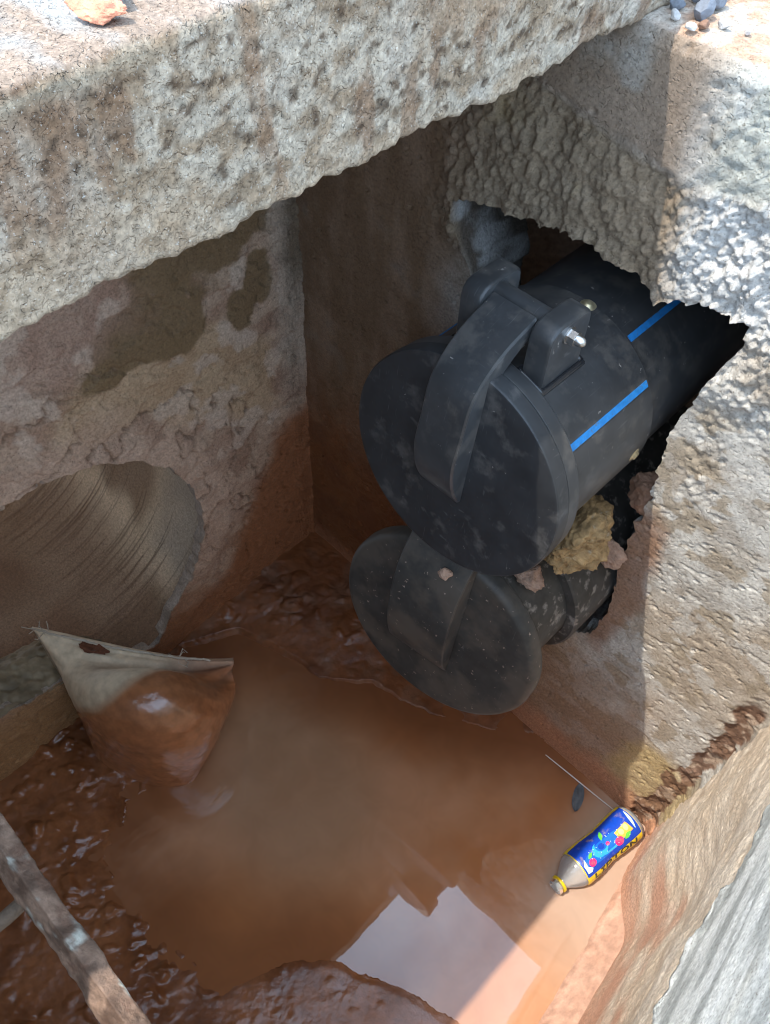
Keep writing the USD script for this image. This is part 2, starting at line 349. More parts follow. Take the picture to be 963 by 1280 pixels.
# ------------------------------------------------------------------ walls: a sheet with a top, an optional hole with broken depth
def wall_sheet(along, z, base, normal, hole=None, disp=None, color=None, top_depth=0.3, top_color=None, skirt=None, seed=0, jag=0.010):
    """along: (n,) coordinates, z: (m,) heights of the face, base(a, z) -> points, normal: unit vector into the pit. Returns v, f, Cd, wet and the kept skirt."""
    ztop = z[-1]
    tops = np.concatenate([[0.004, 0.009, 0.015], np.linspace(0.022, top_depth, max(4, int((top_depth - 0.02) / 0.006)))])
    A, Z = np.meshgrid(along, z, indexing="ij")
    q = np.stack([A.ravel(), Z.ravel()], -1)
    P = base(q[:, 0], q[:, 1])
    h = disp(q)
    round_ = 0.008 * sstep(ztop - 0.02, ztop, q[:, 1]) ** 2
    P = P + normal * (h - round_)[:, None]
    C, W = color(q, h)
    n, m = len(along), len(z)
    A2, T2 = np.meshgrid(along, tops, indexing="ij")
    q2 = np.stack([A2.ravel(), T2.ravel()], -1)
    P2 = base(q2[:, 0], np.full(len(q2), ztop)) - normal * T2.ravel()[:, None]
    hz = 0.012 * (N(np.column_stack([q2 * 1.0, np.zeros(len(q2))]), 22, seed + 3, 4) - 0.5) + 0.006 * (N(np.column_stack([q2, np.zeros(len(q2))]), 120, seed + 4, 3) - 0.5)
    P2[:, 2] += hz * sstep(0, 0.02, q2[:, 1]) + 0.004 * sstep(0, 0.012, q2[:, 1])
    C2, W2 = top_color(q2, hz)
    v = np.concatenate([P.reshape(n, m, 3), P2.reshape(n, len(tops), 3)], 1)
    Cd = np.concatenate([C.reshape(n, m, 3), C2.reshape(n, len(tops), 3)], 1)
    Wt = np.concatenate([W.reshape(n, m), W2.reshape(n, len(tops))], 1)
    mm = m + len(tops)
    f = grid_faces(n, mm)
    v, Cd, Wt = v.reshape(-1, 3), Cd.reshape(-1, 3), Wt.ravel()
    if hole is not None:
        qq = np.full((n, mm, 2), 9.0); qq[:, :m] = q.reshape(n, m, 2); qq = qq.reshape(-1, 2)
        ring = np.array(hole, float)
        poly = Polygon(ring).segmentize(0.004)
        r = np.array(poly.exterior.coords)[:-1]
        cen = r.mean(0); out = (r - cen) / np.linalg.norm(r - cen, axis=1, keepdims=True)
        zz = np.zeros(len(r))
        r = r + out * (jag * 2.2 * (N(np.column_stack([r, zz]), 28, seed + 11, 3) - 0.5) + jag * 1.2 * (N(np.column_stack([r, zz]), 110, seed + 12, 2) - 0.5))[:, None]
        poly = Polygon(r).buffer(0)
        shapely.prepare(poly)
        inside = shapely.contains_xy(poly, qq[:, 0], qq[:, 1])
        keep = ~inside[f].all(1)
        f = f[keep]
        snap = np.unique(f[inside[f]])
        tree = cKDTree(np.array(poly.exterior.segmentize(0.0008).coords))
        tgt = tree.data[tree.query(qq[snap])[1]]
        old = base(qq[snap, 0], qq[snap, 1])
        v[snap] += base(tgt[:, 0], tgt[:, 1]) - old
        tri = np.vstack([f[:, [0, 1, 2]], f[:, [0, 2, 3]]])
        e = np.vstack([tri[:, [0, 1]], tri[:, [1, 2]], tri[:, [2, 0]]])
        key = np.sort(e, 1); _, inv, cnt = np.unique(key, axis=0, return_inverse=True, return_counts=True)
        be = e[(cnt[inv.ravel()] == 1) & inside[e].all(1)]
        ids = np.unique(be); remap = {int(k): i for i, k in enumerate(ids)}
        cen3 = base(np.array([cen[0]]), np.array([cen[1]]))[0]
        depths = skirt[0]
        rings = [v[ids]]
        cols = [Cd[ids]]
        for d in depths:
            o = v[ids] - cen3; o -= normal * (o @ normal)[:, None]; o /= np.linalg.norm(o, axis=1, keepdims=True)
            pp = base(*(qq[ids].T)) + 0 * o
            pp = v[ids] - normal * ((v[ids] - base(*(qq[ids].T))) @ normal)[:, None]
            pp = pp - normal * d
            pp = pp + o * ((N(pp, 30, seed + 21, 4) - 0.45) * skirt[1] * min(1, d / 0.02) + skirt[2] * d)[:, None]
            rings.append(pp)
            cols.append(skirt[3](pp))
        sv = np.vstack(rings); sc = np.vstack(cols); k = len(ids)
        ee = np.array([[remap[int(a)], remap[int(b)]] for a, b in be])
        sf = []
        for r_ in range(len(rings) - 1):
            sf.append(np.stack([ee[:, 1] + r_ * k, ee[:, 0] + r_ * k, ee[:, 0] + (r_ + 1) * k, ee[:, 1] + (r_ + 1) * k], -1))
        sf = np.vstack(sf)
        base_i = len(v)
        v = np.vstack([v, sv]); Cd = np.vstack([Cd, sc]); Wt = np.concatenate([Wt, np.full(len(sv), 0.85)])
        f = np.vstack([f, sf + base_i])
    return v, f, Cd, Wt


def pts(q, y=0.0):
    return np.column_stack([q, np.full(len(q), y)])


def sandy_top(q, hz):
    n1 = N(pts(q), 30, 5, 4)
    c = 0.60 * lerp([0.62, 0.40, 0.27], [0.66, 0.56, 0.46], sstep(0.45, 0.6, n1))
    return c, np.full(len(q), 0.95)


# ---- wall with the two flap valves (faces -Y), X along
HOLE_P = [(0.447, 1.20), (0.432, 1.235), (0.400, 1.29), (0.393, 1.352), (0.45, 1.362), (0.529, 1.372), (0.611, 1.395), (0.67, 1.382), (0.723, 1.378), (0.765, 1.362), (0.789, 1.382), (0.832, 1.402), (0.892, 1.400), (0.897, 1.366),
          (0.868, 1.266), (0.852, 1.154), (0.866, 0.955), (0.868, 0.80), (0.885, 0.66), (0.870, 0.55), (0.79, 0.47), (0.68, 0.44), (0.55, 0.46), (0.475, 0.56), (0.45, 0.72), (0.455, 0.95)]
SMOOTH_LINE = ([-1, 0.2, 0.506, 0.622, 0.746, 0.84, 0.90, 2.0], [1.70, 1.66, 1.575, 1.548, 1.533, 1.548, 1.60, 1.66])


def p_masks(q):
    w = N(pts(q), 14, 31, 4) - 0.5
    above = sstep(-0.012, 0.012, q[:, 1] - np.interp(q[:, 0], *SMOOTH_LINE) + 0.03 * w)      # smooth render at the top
    rough = sstep(0.30, 0.40, q[:, 0] + 0.12 * w) * sstep(1.20, 1.30, q[:, 1] + 0.1 * w) * (1 - above) * (1 - sstep(0.98, 1.1, q[:, 0]))
    corner_band = np.exp(-((q[:, 0] - (1.165 + 0.056 * q[:, 1] + 0.06 * w)) / (0.025 + 0.06 * (N(pts(q), 32, 33, 4) - 0.5))) ** 4) * (1 - sstep(0.62, 0.78, q[:, 1]))  # ragged dark brown band along the corner, only slightly recessed
    return w, above, rough, corner_band


def p_disp(q):
    w, above, rough, corner_band = p_masks(q)
    P3 = pts(q)
    h = 0.010 * (N(P3, 6, 1, 3) - 0.5) + 0.0035 * (N(P3, 40, 2, 4) - 0.5)
    coarse = 0.024 * (N(P3, (18, 12, 1), 3, 4) - 0.45) + lumps(q * [1, 0.7], 0.0105, 0.0055, 4, 0.2, 0.75, 0.8) + lumps(q * [1, 0.75], 0.006, 0.003, 5, 0.2, 0.8) + 0.008 * (N(P3, (75, 55, 1), 19, 3) - 0.5)
    coarse = coarse * (0.35 + 1.3 * N(P3, 9, 27, 3)) + 0.014 * (0.5 - np.abs(N(P3, (26, 20, 1), 28, 4) - 0.5) * 2)
    h += rough * coarse
    h += above * 0.013 * (1 - 0.5 * sstep(0.95, 1.0, q[:, 0]))
    # bubbly mortar on the right of the hole
    bub = sstep(0.74, 0.80, q[:, 0]) * (1 - sstep(0.93, 1.02, q[:, 0] + 0.1 * w)) * sstep(1.36, 1.40, q[:, 1]) * (1 - above)
    h += bub * (0.016 * (N(P3, (30, 30, 1), 22, 3) - 0.5) + lumps(q, 0.0085, 0.0045, 6, 0.2, 0.7, 0.85) + lumps(q, 0.0048, 0.0026, 7) + 0.008 * (N(P3, (70, 70, 1), 18, 4) - 0.5))
    # shallow pits and scrapes in the plain plaster
    pit = lumps(q * [1, 1.4], 0.030, 0.005, 8, 0.06, 0.22, 0.35)
    h -= pit * (1 - rough)
    scr = sstep(0.60, 0.66, N(P3, (60, 85, 1), 9, 4))
    h -= 0.0016 * scr * (1 - rough) * sstep(0.7, 0.85, q[:, 0])
    h -= 0.010 * corner_band * sstep(0.35, 0.55, N(P3, (30, 30, 1), 17, 4)) + 0.005 * corner_band * (N(P3, (60, 60, 1), 29, 3) - 0.5)
    # mortar fillet in the corner with the next wall
    strip = above * blob(q, 0.80, 1.60, 0.075, 0.09, 1.5 * w) 
    h += strip * (0.009 * (N(P3, (90, 90, 1), 23, 4) - 0.6) - 0.004)
    fil = sstep(1.190, 1.205, q[:, 0] - 0.050 * q[:, 1]) * (1 - sstep(0.65, 0.9, q[:, 1]))
    h += fil * (0.008 + lumps(q, 0.03, 0.018, 12))
    rim = sstep(0.86, 0.90, q[:, 0]) * (1 - sstep(0.92, 0.97, q[:, 0])) * sstep(0.95, 1.1, q[:, 1]) * (1 - sstep(1.3, 1.4, q[:, 1]))
    h += rim * (0.007 * (N(P3, (45, 45, 1), 20, 4) - 0.4) + lumps(q, 0.016, 0.004, 13, 0.1, 0.6, 0.6))
    return h


def p_color(q, h):
    w, above, rough, corner_band = p_masks(q)
    P3 = pts(q)
    n1, n2, n3 = N(P3, 5, 14, 4), N(P3, 16, 15, 4), N(P3, (40, 8, 1), 16, 3)
    c = lerp(GREY * 0.95, PALE * 0.98, sstep(0.42, 0.62, n2))
    c = lerp(c, [0.36, 0.27, 0.18], 0.55 * sstep(0.5, 0.65, n1))
    c = lerp(c, [0.235, 0.165, 0.10], 0.85 * rough * (1 - sstep(0.74, 0.80, q[:, 0])))
    c = lerp(c, [0.26, 0.18, 0.085], rough * sstep(0.5, 0.7, n2) * (1 - sstep(0.72, 0.78, q[:, 0])) * 0.7)
    c = lerp(c, [0.46, 0.44, 0.41], rough * sstep(0.74, 0.80, q[:, 0]) * sstep(1.36, 1.42, q[:, 1]))
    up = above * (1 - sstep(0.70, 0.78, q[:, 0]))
    c = lerp(c, lerp([0.20, 0.135, 0.085], [0.29, 0.21, 0.15], n1), 0.9 * up * sstep(0.25, 0.45, n2))  # shaded side of the upper render: shadow tone painted in as browner colour
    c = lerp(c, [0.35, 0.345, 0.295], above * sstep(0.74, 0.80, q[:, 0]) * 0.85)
    peel = sstep(0.53, 0.56, N(P3, (15, 19, 1), 24, 5)) * sstep(0.72, 0.8, q[:, 0]) * (1 - rough) * (1 - above)
    c = lerp(c, [0.285, 0.225, 0.155], 0.7 * peel)
    c = lerp(c, [0.50, 0.475, 0.43], 0.55 * sstep(0.55, 0.58, N(P3, (22, 17, 1), 25, 5)) * sstep(0.72, 0.8, q[:, 0]) * (1 - peel) * (1 - rough))
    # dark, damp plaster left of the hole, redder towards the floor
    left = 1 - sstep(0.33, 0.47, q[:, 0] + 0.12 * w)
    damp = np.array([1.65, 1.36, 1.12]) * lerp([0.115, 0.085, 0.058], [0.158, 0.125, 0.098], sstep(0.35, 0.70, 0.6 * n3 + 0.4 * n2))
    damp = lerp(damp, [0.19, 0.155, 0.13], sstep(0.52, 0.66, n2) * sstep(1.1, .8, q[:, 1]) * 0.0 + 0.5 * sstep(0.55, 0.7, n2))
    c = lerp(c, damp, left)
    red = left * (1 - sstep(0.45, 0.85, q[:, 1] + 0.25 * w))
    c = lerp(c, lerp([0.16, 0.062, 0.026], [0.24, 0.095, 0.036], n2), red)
    # mud wash low down, ochre damp in the lit foot, pink at the waterline
    low = (1 - sstep(0.20, 0.62, q[:, 1] + 0.35 * w)) * (1 - left)
    c = lerp(c, lerp([0.26, 0.15, 0.085], [0.34, 0.20, 0.12], n2), 0.75 * low * (1 - sstep(1.03, 1.12, q[:, 0])))
    okr = blob(q, 1.135, 0.20, 0.10, 0.17, 0.9 * w)
    c = lerp(c, [0.44, 0.32, 0.15], 0.85 * okr)
    c = lerp(c, [0.47, 0.22, 0.12], (1 - sstep(0.05, 0.15, q[:, 1] + 0.10 * w)) * 0.9)
    c = lerp(c, lerp([0.15, 0.075, 0.042], [0.38, 0.27, 0.19], sstep(0.54, 0.62, N(P3, 38, 26, 4))), 0.92 * sstep(0.35, 0.55, corner_band))
    hb = np.hypot((q[:, 0] - 0.88) / 0.05, (q[:, 1] - 0.78) / 0.22) + w
    c = lerp(c, [0.25, 0.13, 0.075], 0.8 * (1 - sstep(0.7, 1.2, hb)))
    c = c * (0.80 + 0.17 * sstep(0.72, 0.85, q[:, 0]))[:, None]  # sunlit side of the wall painted lighter
    wet = 0.9 - 0.45 * left * sstep(0.35, 0.6, n2) - 0.2 * red
    return c, np.clip(wet, 0.3, 1)


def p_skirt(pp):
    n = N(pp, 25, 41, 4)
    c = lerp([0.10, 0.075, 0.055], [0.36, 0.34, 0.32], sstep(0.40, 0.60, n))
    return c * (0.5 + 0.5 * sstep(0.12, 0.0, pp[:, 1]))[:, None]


XA = np.concatenate([np.arange(-0.30, -0.02, 0.02), np.arange(-0.02, 0.37, 0.004), np.arange(0.37, 1.33, 0.0027), np.arange(1.34, 1.62, 0.02)])
ZA = np.concatenate([np.arange(-0.12, 0.5, 0.0038), np.arange(0.5, 1.681, 0.0027)])
ZT = 1.682
ZA[-1] = ZT
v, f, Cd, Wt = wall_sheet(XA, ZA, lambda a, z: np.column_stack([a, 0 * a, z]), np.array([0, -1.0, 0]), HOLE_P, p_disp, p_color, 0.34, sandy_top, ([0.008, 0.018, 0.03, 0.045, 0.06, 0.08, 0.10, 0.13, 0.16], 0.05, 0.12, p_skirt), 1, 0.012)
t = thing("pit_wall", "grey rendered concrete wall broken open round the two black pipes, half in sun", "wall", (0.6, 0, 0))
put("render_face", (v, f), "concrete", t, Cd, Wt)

# soil cavity behind the broken hole
a, b_ = np.meshgrid(np.linspace(-0.8, 0.8, 70), np.linspace(-0.9, 0.9, 80), indexing="ij")
q = np.column_stack([a.ravel(), b_.ravel()])
d = 0.34 - 0.30 * np.maximum(np.abs(q[:, 0]) / 0.8, np.abs(q[:, 1]) / 0.9) ** 6
vv = np.column_stack([0.66 + 0.62 * q[:, 0], 0.05 + d + 0.06 * (N(pts(q), 9, 3, 4) - 0.5), 0.92 + 0.72 * q[:, 1]])
m = put("soil", (vv, grid_faces(70, 80)), "soil")
tag(m.GetPrim(), "dark earth packed behind the broken wall", "soil", kind="structure")

# ---- left wall with the round opening (faces +X), Y along
cy, cz, cr = -0.72, 0.475, 0.372
HOLE_L = [(cy + cr * math.cos(t_), cz + cr * math.sin(t_)) for t_ in np.linspace(math.radians(-52), math.radians(205), 60)]
HOLE_L += [(-1.07, 0.275), (-0.97, 0.25), (-0.88, 0.232), (-0.79, 0.212), (-0.72, 0.16), (-0.64, 0.105), (-0.56, 0.085)]


def l_masks(q):
    w = N(pts(q), 11, 51, 4) - 0.5
    d = np.hypot(q[:, 0] - cy, q[:, 1] - cz) / cr
    return w, d


def l_disp(q):
    w, d = l_masks(q)
    P3 = pts(q)
    h = 0.014 * (N(P3, 5, 52, 3) - 0.5) + 0.007 * (N(P3, 38, 53, 4) - 0.5)
    collar = np.exp(-((d - 1.13) / 0.13) ** 2) * sstep(0.1, 0.3, q[:, 1])
    h += collar * (0.012 * (N(P3, 24, 54, 4) - 0.3) + lumps(q, 0.045, 0.010, 55, keep=0.7))
    flake = sstep(0.50, 0.56, N(P3, (20, 26, 1), 56, 4))
    h -= 0.005 * flake
    crack = np.abs(N(P3, (13, 9, 1), 57, 4) - 0.5)
    h -= 0.009 * np.exp(-(crack / 0.008) ** 2) * (d < 1.6) * sstep(0.25, 0.35, q[:, 1])
    h -= lumps(q, 0.03, 0.006, 58, 0.06, 0.2, 0.5)
    edge = sstep(-0.06, -0.03, q[:, 0])
    h += edge * 0.004 * np.sin(q[:, 0] * 700 + 3 * N(P3, 6, 59, 2))
    return h


def l_color(q, h):
    w, d = l_masks(q)
    P3 = pts(q)
    n1, n2, n3 = N(P3, 7, 61, 4), N(P3, 24, 62, 4), N(P3, (50, 6, 1), 63, 3)
    c = lerp([0.225, 0.155, 0.118], [0.31, 0.245, 0.195], sstep(0.40, 0.62, n2))
    ok = blob(q, -0.50, 0.93, 0.14, 0.09, 1.2 * w) + blob(q, -0.30, 0.87, 0.12, 0.12, 1.2 * w) + blob(q, -0.16, 0.78, 0.08, 0.12, 1.2 * w)
    c = lerp(c, [0.33, 0.25, 0.155], 0.55 * np.clip(ok, 0, 1))
    sharp = 1.3 * w + 0.5 * (n2 - 0.5)
    st = blob(q, -0.385, 1.055, 0.115, 0.075, sharp, 0.1) + blob(q, -0.47, 1.0, 0.07, 0.035, sharp, 0.1) + blob(q, -0.30, 1.02, 0.05, 0.06, sharp, 0.1) + blob(q, -0.165, 0.965, 0.035, 0.05, sharp, 0.1) + blob(q, -0.11, 1.03, 0.035, 0.07, sharp, 0.1) + blob(q, -0.25, 1.19, 0.16, 0.13, sharp, 0.1)
    c = lerp(c, [0.125, 0.088, 0.048], 0.92 * np.clip(st, 0, 1))
    pinkish = blob(q, -0.60, 1.13, 0.22, 0.11, w)
    c = lerp(c, [0.26, 0.185, 0.16], 0.5 * pinkish)
    ex = sstep(0.56, 0.62, N(P3, 18, 64, 5)) * (1 - np.clip(st, 0, 1)) * sstep(0.45, 0.6, q[:, 1])
    c = lerp(c, [0.40, 0.35, 0.31], 0.6 * ex)
    ringc = sstep(1.42, 1.12, d + 0.4 * w) * sstep(0.2, 0.34, q[:, 1])
    c = lerp(c, lerp([0.30, 0.225, 0.18], [0.385, 0.30, 0.25], n2), 0.8 * ringc)
    c = lerp(c, [0.13, 0.085, 0.06], 0.8 * np.exp(-((N(P3, (13, 9, 1), 57, 4) - 0.5) / 0.010) ** 2) * (d < 1.6) * sstep(0.25, 0.35, q[:, 1]))
    # grey edge by the corner, turning dark brown higher up
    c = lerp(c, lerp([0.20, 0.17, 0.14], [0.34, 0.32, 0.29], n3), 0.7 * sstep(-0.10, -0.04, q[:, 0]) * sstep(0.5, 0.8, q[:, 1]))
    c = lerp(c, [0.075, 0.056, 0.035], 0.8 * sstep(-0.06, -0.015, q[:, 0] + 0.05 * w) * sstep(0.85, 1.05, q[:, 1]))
    # mud tide mark, highest by the corner
    tide = 0.16 + 0.42 * sstep(-0.36, -0.03, q[:, 0]) + 0.16 * w
    low = 1 - sstep(-0.05, 0.09, q[:, 1] - tide)
    c = lerp(c, lerp([0.15, 0.068, 0.033], [0.21, 0.10, 0.052], n2), low)
    tide2 = 1 - sstep(-0.03, 0.05, q[:, 1] - 0.235 - 0.1 * w)
    c = lerp(c, [0.20, 0.125, 0.062], 0.85 * tide2 * (1 - sstep(-0.75, -0.60, q[:, 0])))
    c = c * [1.26, 1.12, 0.98]
    return c, np.clip(0.9 - 0.35 * low - 0.25 * np.clip(st, 0, 1), 0.3, 1)


def l_skirt(pp):
    return lerp([0.26, 0.20, 0.155], [0.36, 0.29, 0.24], sstep(0.35, 0.65, N(pp, 30, 65, 4)))


YL = np.arange(-1.80, 0.06, 0.0042)
ZL = np.arange(-0.12, 1.676, 0.0042)
v, f, Cd, Wt = wall_sheet(YL, ZL, lambda a, z: np.column_stack([0 * a, a, z]), np.array([1.0, 0, 0]), HOLE_L, l_disp, l_color, 0.25, sandy_top, ([0.006, 0.014, 0.024, 0.036], 0.008, 0.10, l_skirt), 2, 0.008)
f = f[:, ::-1]
t = thing("pit_wall", "stained concrete wall with a big round pipe opening on the left", "wall", (0, -0.6, 0))
put("render_face", (v, f), "concrete", t, Cd, Wt)


# ---- front wall on the right (faces -X), rough mortar below and pale render above
def f_masks(q):
    w = N(pts(q), 10, 71, 4) - 0.5
    w2 = N(pts(q), 45, 72, 3) - 0.5
    up = sstep(-0.006, 0.006, q[:, 1] - 1.0 - 0.16 * w - 0.05 * w2)
    return w, w2, up


def f_disp(q):
    w, w2, up = f_masks(q)
    P3 = pts(q)
    h = 0.006 * (N(P3, 7, 73, 3) - 0.5)
    h -= 0.060 * sstep(-0.12, -0.30, q[:, 0]) * (1 - sstep(0.45, 0.92, q[:, 1] + 0.03 * w))
    rough = 0.008 * (N(P3, 26, 74, 5) - 0.5) + lumps(q, 0.040, 0.002, 75, 0.1, 0.6, 0.5) + lumps(q, 0.012, 0.0015, 76, 0.1, 0.6, 0.6)
    mudlow = 1 - sstep(0.16, 0.40, q[:, 1] + 0.5 * w)
    pkz = mudlow * sstep(-0.14, -0.26, q[:, 0] + 0.1 * w)
    h += (1 - up) * rough * (1 - 0.85 * pkz)
    h += pkz * 0.004 * (N(P3, 14, 80, 3) - 0.5)
    h += up * (0.016 + 0.001 * (N(P3, (25, 14, 1), 77, 4) - 0.5) - 0.006 * sstep(1.2, 1.0, q[:, 1]))
    edge = np.exp(-((q[:, 1] - 1.0 - 0.16 * w - 0.05 * w2) / 0.03) ** 2)
    h += edge * (0.014 * (N(P3, 50, 78, 4) - 0.4) + lumps(q, 0.022, 0.004, 79, 0.1, 0.6, 0.4))
    return h


def f_color(q, h):
    w, w2, up = f_masks(q)
    P3 = pts(q)
    n1, n2, n3 = N(P3, 18, 81, 4), N(P3, 50, 82, 4), N(P3, (9, 34, 1), 83, 4)
    c = lerp([0.54, 0.43, 0.32], [0.61, 0.51, 0.40], sstep(0.35, 0.65, n1))
    pk = 1 - sstep(0.16, 0.42, q[:, 1] + 0.6 * w)
    pk = np.maximum(pk * sstep(-0.12, -0.26, q[:, 0] + 0.1 * w), 1 - sstep(0.04, 0.20, q[:, 1] + 0.3 * w))
    c = lerp(c, lerp([0.46, 0.245, 0.16], [0.55, 0.33, 0.23], n1), pk)
    cu = lerp([0.36, 0.36, 0.33], [0.66, 0.65, 0.60], sstep(0.36, 0.62, n3))
    cu = lerp(cu, [0.70, 0.69, 0.65], 0.8 * sstep(0.60, 0.66, N(P3, (14, 70, 1), 85, 4)))
    cu = lerp(cu, [0.45, 0.38, 0.27], 0.7 * sstep(0.53, 0.66, N(P3, (4, 12, 1), 84, 4)) * sstep(1.2, 1.35, q[:, 1]))
    c = lerp(c * 1.1, cu * 1.08, up)
    return c, np.full(len(q), 0.9)


FX = lambda a, z: np.column_stack([1.205 - 0.11 * a + 0.035 * z, a, z])
YF = np.arange(-1.80, 0.05, 0.0042)
v, f, Cd, Wt = wall_sheet(YF, np.append(np.arange(-0.12, 1.676, 0.0042), ZT), FX, np.array([-0.9933, -0.109, 0.03]), None, f_disp, f_color, 0.28, sandy_top, None, 3)
t = thing("pit_wall", "pale cement wall with rough mortar foot on the right beside the drink bottle", "wall", (1.25, -0.6, 0))
put("render_face", (v, f), "concrete", t, Cd, Wt)

# ---- near wall, below the photographer
XN = np.arange(-0.1, 1.5, 0.012)
v, f, Cd, Wt = wall_sheet(XN, np.append(np.arange(-0.12, 1.67, 0.012), ZT), lambda a, z: np.column_stack([a, np.full(len(a), -1.72), z]), np.array([0, 1.0, 0]), None,
                          lambda q: 0.012 * (N(pts(q), 12, 91, 4) - 0.5), lambda q, h: (lerp([0.26, 0.2, 0.155], [0.36, 0.31, 0.26], N(pts(q), 12, 92, 4)), np.full(len(q), 0.9)), 0.28, sandy_top, None, 4)
t = thing("pit_wall", "plain concrete wall closing the near end of the pit below the camera", "wall", (0.7, -1.72, 0))
put("render_face", (v, f[:, ::-1]), "concrete", t, Cd, Wt)

# ---- ground round the pit
fr = Polygon([(-60, -60), (60, -60), (60, 60), (-60, 60)], [[(-0.24, -1.99), (1.52, -1.99), (1.52, 0.33), (-0.24, 0.33)]])
gv, gf = trimesh.creation.triangulate_polygon(fr, engine="earcut")
gm = put("ground", (np.column_stack([gv, np.full(len(gv), 1.676)]), gf), "sand", smooth=False)
tag(gm.GetPrim(), "pale sandy ground around the pit", "ground", kind="structure")

# ------------------------------------------------------------------ cover slab across the pit
YS = np.concatenate([np.arange(-1.9, -1.05, 0.03), np.arange(-1.05, 0.12, 0.0034), np.arange(0.12, 0.5, 0.02)])
XS, ZB, ZS = 0.634, 1.683, 1.848
top_x = np.concatenate([np.linspace(-0.75, 0.30, 24), np.arange(0.306, XS - 0.012, 0.0045)])
face_z = np.linspace(ZS - 0.010, ZB + 0.006, 52)
und_x = np.concatenate([np.arange(XS - 0.006, 0.42, -0.006), np.linspace(0.41, -0.75, 26)])
path = [(x, ZS, 0, 1, 0) for x in top_x] + [(XS - 0.006, ZS - 0.001, 0.4, 0.9, 0.3), (XS - 0.002, ZS - 0.005, 0.8, 0.6, 0.6)] + [(XS, z, 1, 0, 1) for z in face_z] + [(XS - 0.002, ZB + 0.002, 0.7, -0.7, 1)] + [(x, ZB, 0, -1, 2) for x in und_x]
path = np.array(path)
s = np.concatenate([[0], np.cumsum(np.hypot(np.diff(path[:, 0]), np.diff(path[:, 1])))])
S, Y = np.meshgrid(s, YS, indexing="ij")
k = len(path)
px, pz, nx, nz, kd = (np.repeat(path[:, c][:, None], len(YS), 1).ravel() for c in range(5))
y = Y.ravel()
P3 = np.column_stack([px, y, pz])
tt = np.clip((ZS - pz) / (ZS - ZB), 0, 1)
# broken lower edge: pieces missing, so the bottom rises and falls along the slab
y1 = np.column_stack([y, 0 * y, 0 * y])
brk = 0.036 * (N(y1, 11, 101, 3) - 0.42) + 0.016 * (N(y1, 45, 102, 3) - 0.5)
ztop_w = 0.010 * (N(y1, 9, 103, 3) - 0.5) + 0.007 * (N(y1, 60, 104, 3) - 0.5)
pz2 = np.where(kd >= 1, pz + tt * brk, pz)
pz2 = np.where(kd == 2, pz + brk + 0.05 * sstep(XS, XS - 0.16, px) * (0.5 + N(P3, 9, 105, 3)) * 0.4, pz2)
pz2 = pz2 + (1 - tt) * ztop_w * sstep(XS - 0.06, XS, px)
edge_x = 0.016 * (N(y1, 8, 106, 3) - 0.5) * tt
amp = np.where(kd == 0, 0.35, 1.0)
Q3 = np.column_stack([y, px + 0 * y, pz])
h = amp * (0.0065 * (N(Q3, (18, 18, 12), 107, 5) - 0.5) + 0.007 * (N(Q3, (110, 110, 75), 108, 4) - 0.5))
fc = (kd == 1)
fl = lumps(np.column_stack([y, S.ravel()]), 0.0085, 0.0012, 109, 0.2, 0.75) - 0.6 * lumps(np.column_stack([y, S.ravel()]), 0.017, 0.004, 110, 0.06, 0.2, 0.5)
strip = sstep(0.03, 0.012, (ZS - pz) + 0.04 * (N(y1, 16, 111, 3) - 0.5)) * sstep(-0.62, -0.68, y)
h = h * (1 - 0.75 * strip * fc) + np.where(fc, fl * (1 - strip), 0.4 * fl)
vv = np.column_stack([px + nx * h + edge_x * (kd >= 0.9), y, pz2 + nz * h])
n1, n2, n3 = N(Q3, (16, 16, 8), 112, 4), N(Q3, 60, 113, 4), N(Q3, (34, 34, 7), 114, 4)
c = lerp([0.33, 0.265, 0.20], [0.50, 0.46, 0.40], sstep(0.36, 0.58, n2))
c = lerp(c, [0.52, 0.50, 0.47], 0.75 * sstep(0.46, 0.62, n1) * (0.4 + 0.6 * tt))
c = lerp(c, [0.24, 0.15, 0.095], 0.75 * sstep(0.57, 0.68, n3))
stk = np.exp(-((y + 0.735 + 0.02 * (n1 - 0.5)) / 0.022) ** 2) * (1 - 0.5 * tt)
c = lerp(c, [0.22, 0.14, 0.09], 0.75 * stk * sstep(0.35, 0.55, n2))
c = lerp(c, [0.11, 0.075, 0.05], 0.85 * sstep(0.63, 0.70, N(Q3, 95, 115, 3)))
c = c * (0.62 + 0.76 * N(Q3, (140, 140, 110), 119, 3))[:, None]
c = lerp(c, [0.46, 0.37, 0.28], 0.6 * sstep(0.5, 0.62, N(Q3, 9, 116, 4)))
c = lerp(c, [0.40, 0.365, 0.30], 0.8 * strip * fc)
low = np.exp(-((tt - 1) / 0.06) ** 2) * fc
c = lerp(c, [0.55, 0.47, 0.38], 0.5 * low)
tc = lerp([0.62, 0.45, 0.33], [0.70, 0.66, 0.60], sstep(0.42, 0.56, N(Q3, (22, 14, 14), 117, 4)))
tc = lerp(tc, [0.70, 0.52, 0.40], 0.6 * sstep(0.5, 0.6, N(Q3, 8, 118, 3)))
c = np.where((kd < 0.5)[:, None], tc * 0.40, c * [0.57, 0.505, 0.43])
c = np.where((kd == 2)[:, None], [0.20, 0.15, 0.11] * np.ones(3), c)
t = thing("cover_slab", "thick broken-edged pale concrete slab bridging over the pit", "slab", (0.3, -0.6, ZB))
put("slab_body", (vv, grid_faces(k, len(YS))[:, ::-1]), "concrete_pale", t, c)

